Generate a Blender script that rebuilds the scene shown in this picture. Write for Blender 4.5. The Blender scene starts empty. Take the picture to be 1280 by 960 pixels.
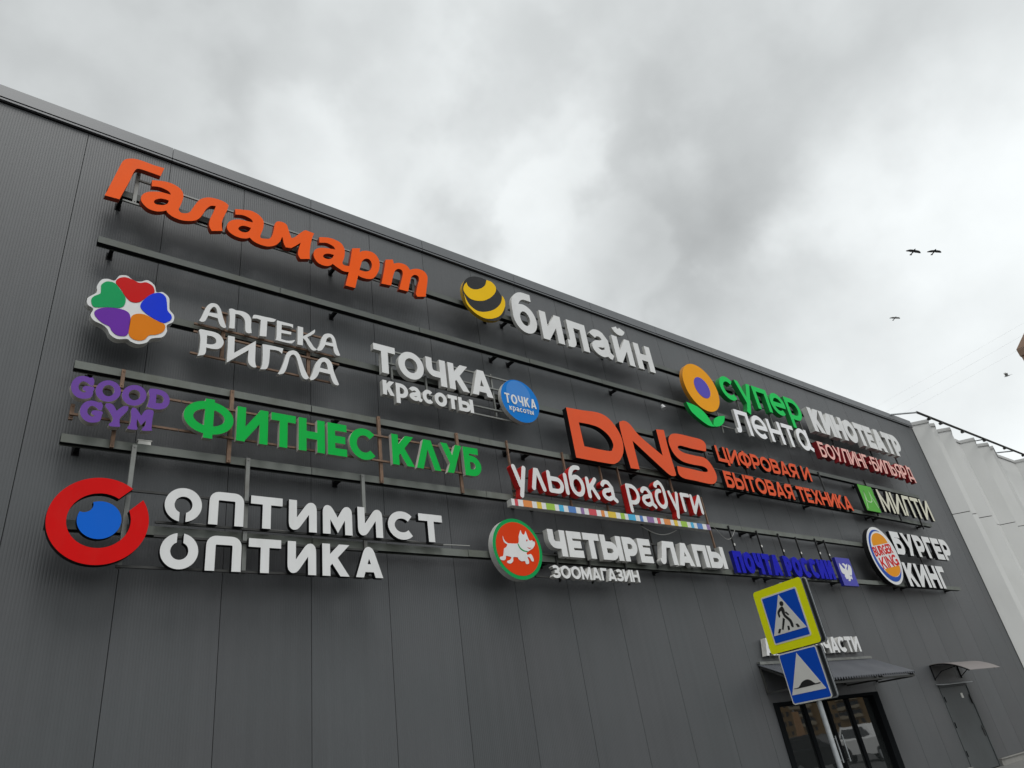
import bpy, bmesh, math, random
from mathutils import Vector, Matrix
from mathutils.geometry import delaunay_2d_cdt
random.seed(7)
R = math.radians
scene = bpy.context.scene
COL = scene.collection

# ------------------------------------------------------------------ camera
cam_d = bpy.data.cameras.new('camera'); cam = bpy.data.objects.new('camera', cam_d); COL.objects.link(cam)
cam_d.sensor_fit = 'HORIZONTAL'; cam_d.sensor_width = 36.0; cam_d.lens = 24.8085
cam_d.clip_start = 0.1; cam_d.clip_end = 3000
_yaw, _pit, _rol = 0.73281656, 0.50625166, -0.16267227
_f = Vector((math.sin(_yaw)*math.cos(_pit), math.cos(_yaw)*math.cos(_pit), math.sin(_pit)))
_r0 = Vector((math.cos(_yaw), -math.sin(_yaw), 0)); _u0 = _r0.cross(_f)
_r = _r0*math.cos(_rol) + _u0*math.sin(_rol); _u = -_r0*math.sin(_rol) + _u0*math.cos(_rol)
cam.matrix_world = Matrix(((_r.x, _u.x, -_f.x, -1.6006), (_r.y, _u.y, -_f.y, -8.8853), (_r.z, _u.z, -_f.z, 1.6), (0, 0, 0, 1)))
scene.camera = cam

# ------------------------------------------------------------------ world
SUN_EL, SUN_AZ = R(60), R(190)      # azimuth clockwise from +Y
world = bpy.data.worlds.new('World'); scene.world = world; world.use_nodes = True
nt = world.node_tree; nt.nodes.clear()
def N(tree, typ, **kw):
    n = tree.nodes.new(typ)
    for k, v in kw.items():
        if k.startswith('i_'): n.inputs[int(k[2:])].default_value = v
        else: setattr(n, k, v)
    return n
def math_n(tree, op, a, b=None, c=None, clamp=False):
    n = tree.nodes.new('ShaderNodeMath'); n.operation = op; n.use_clamp = clamp
    for i, v in enumerate((a, b, c)):
        if v is None: continue
        if isinstance(v, (int, float)): n.inputs[i].default_value = v
        else: tree.links.new(v, n.inputs[i])
    return n.outputs[0]
wout = N(nt, 'ShaderNodeOutputWorld')
tc = N(nt, 'ShaderNodeTexCoord')
sky = N(nt, 'ShaderNodeTexSky', sky_type='NISHITA', sun_disc=False, sun_elevation=SUN_EL, sun_rotation=SUN_AZ, air_density=1.0, dust_density=2.0)
bg1 = N(nt, 'ShaderNodeBackground'); nt.links.new(sky.outputs[0], bg1.inputs[0]); bg1.inputs[1].default_value = 0.08
DIRV = tc.outputs['Generated']
def wnoise(scale, detail, rough, dist, off):
    mp = N(nt, 'ShaderNodeMapping'); nt.links.new(DIRV, mp.inputs[0]); mp.inputs['Location'].default_value = off
    mp.inputs['Scale'].default_value = (1.0, 1.0, 1.35)
    n = N(nt, 'ShaderNodeTexNoise'); nt.links.new(mp.outputs[0], n.inputs['Vector'])
    n.inputs['Scale'].default_value = scale; n.inputs['Detail'].default_value = detail
    n.inputs['Roughness'].default_value = rough; n.inputs['Distortion'].default_value = dist
    return n.outputs[0]
n1 = wnoise(2.3, 8, 0.52, 0.0, (13.7, 6.6, 3.3))
n2 = wnoise(6.0, 7, 0.55, 0.0, (2.3, 7.7, 8.2))
# warp the directions a little so that the cloud banks get ragged edges
wn = N(nt, 'ShaderNodeTexNoise'); nt.links.new(DIRV, wn.inputs['Vector']); wn.inputs['Scale'].default_value = 4.0; wn.inputs['Detail'].default_value = 5
ws = N(nt, 'ShaderNodeVectorMath', operation='SUBTRACT'); nt.links.new(wn.outputs['Color'], ws.inputs[0]); ws.inputs[1].default_value = (.5, .5, .5)
wm = N(nt, 'ShaderNodeVectorMath', operation='MULTIPLY_ADD'); nt.links.new(ws.outputs[0], wm.inputs[0]); wm.inputs[1].default_value = (.16, .16, .16); nt.links.new(DIRV, wm.inputs[2])
def blob(d, c0, c1, amp):
    dv = Vector(d).normalized()
    dp = N(nt, 'ShaderNodeVectorMath', operation='DOT_PRODUCT'); nt.links.new(wm.outputs[0], dp.inputs[0]); dp.inputs[1].default_value = dv
    mr = N(nt, 'ShaderNodeMapRange', interpolation_type='SMOOTHERSTEP'); nt.links.new(dp.outputs['Value'], mr.inputs[0])
    mr.inputs[1].default_value = math.cos(R(c0)); mr.inputs[2].default_value = math.cos(R(c1)); mr.inputs[3].default_value = 0; mr.inputs[4].default_value = amp
    return mr.outputs[0]
CLOUDS = [((.79, .265, .55), 22, 0, -.17), ((.68, .38, .63), 16, 0, -.04), ((.42, .48, .77), 15, 0, .16), ((.767, .048, .639), 20, 0, .12),
          ((.915, .188, .357), 23, 0, .30), ((.62, .48, .62), 9, 0, .07), ((-.12, .60, .79), 26, 0, -.17), ((.267, .505, .821), 13, 0, -.07), ((.124, .635, .763), 17, 0, .10)]
acc = math_n(nt, 'MULTIPLY_ADD', n1, 0.30, 0.70 - 0.15)
acc = math_n(nt, 'MULTIPLY_ADD', n2, 0.20, math_n(nt, 'SUBTRACT', acc, 0.10))
for cl in CLOUDS: acc = math_n(nt, 'ADD', acc, blob(*cl))
# an overcast sky is brightest overhead; brightness added behind the viewer lights the signs
sep = N(nt, 'ShaderNodeSeparateXYZ'); nt.links.new(DIRV, sep.inputs[0])
zen = N(nt, 'ShaderNodeMapRange', interpolation_type='SMOOTHSTEP'); nt.links.new(sep.outputs[2], zen.inputs[0])
zen.inputs[1].default_value = 0.84; zen.inputs[2].default_value = 0.97; zen.inputs[3].default_value = 1.0; zen.inputs[4].default_value = 2.3
back = N(nt, 'ShaderNodeMapRange', interpolation_type='SMOOTHSTEP'); nt.links.new(sep.outputs[1], back.inputs[0])
back.inputs[1].default_value = 0.0; back.inputs[2].default_value = -0.45; back.inputs[3].default_value = 1.0; back.inputs[4].default_value = 1.35
acc = math_n(nt, 'MULTIPLY', math_n(nt, 'MULTIPLY', acc, zen.outputs[0]), back.outputs[0])
bg2 = N(nt, 'ShaderNodeBackground'); bg2.inputs[0].default_value = (0.955, 0.995, 1.0, 1); nt.links.new(acc, bg2.inputs[1])
mixw = N(nt, 'ShaderNodeMixShader', i_0=0.96); nt.links.new(bg1.outputs[0], mixw.inputs[1]); nt.links.new(bg2.outputs[0], mixw.inputs[2])
nt.links.new(mixw.outputs[0], wout.inputs[0])

# ------------------------------------------------------------------ sun behind the overcast
sd = bpy.data.lights.new('sun', 'SUN'); sd.energy = 1.5; sd.angle = R(28); sd.color = (1.0, 0.99, 0.97)
so = bpy.data.objects.new('sun', sd); COL.objects.link(so); so.location = (0, -20, 40)
_sv = Vector((math.sin(SUN_AZ)*math.cos(SUN_EL), math.cos(SUN_AZ)*math.cos(SUN_EL), math.sin(SUN_EL)))
so.rotation_euler = _sv.to_track_quat('Z', 'Y').to_euler()
vs = scene.view_settings; scene.display_settings.display_device = 'sRGB'
vs.view_transform = 'Standard'; vs.look = 'None'; vs.exposure = 0.1; vs.gamma = 1.0; vs.use_curve_mapping = False
scene.cycles.use_denoising = True
scene.cycles.max_bounces = 6

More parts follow.
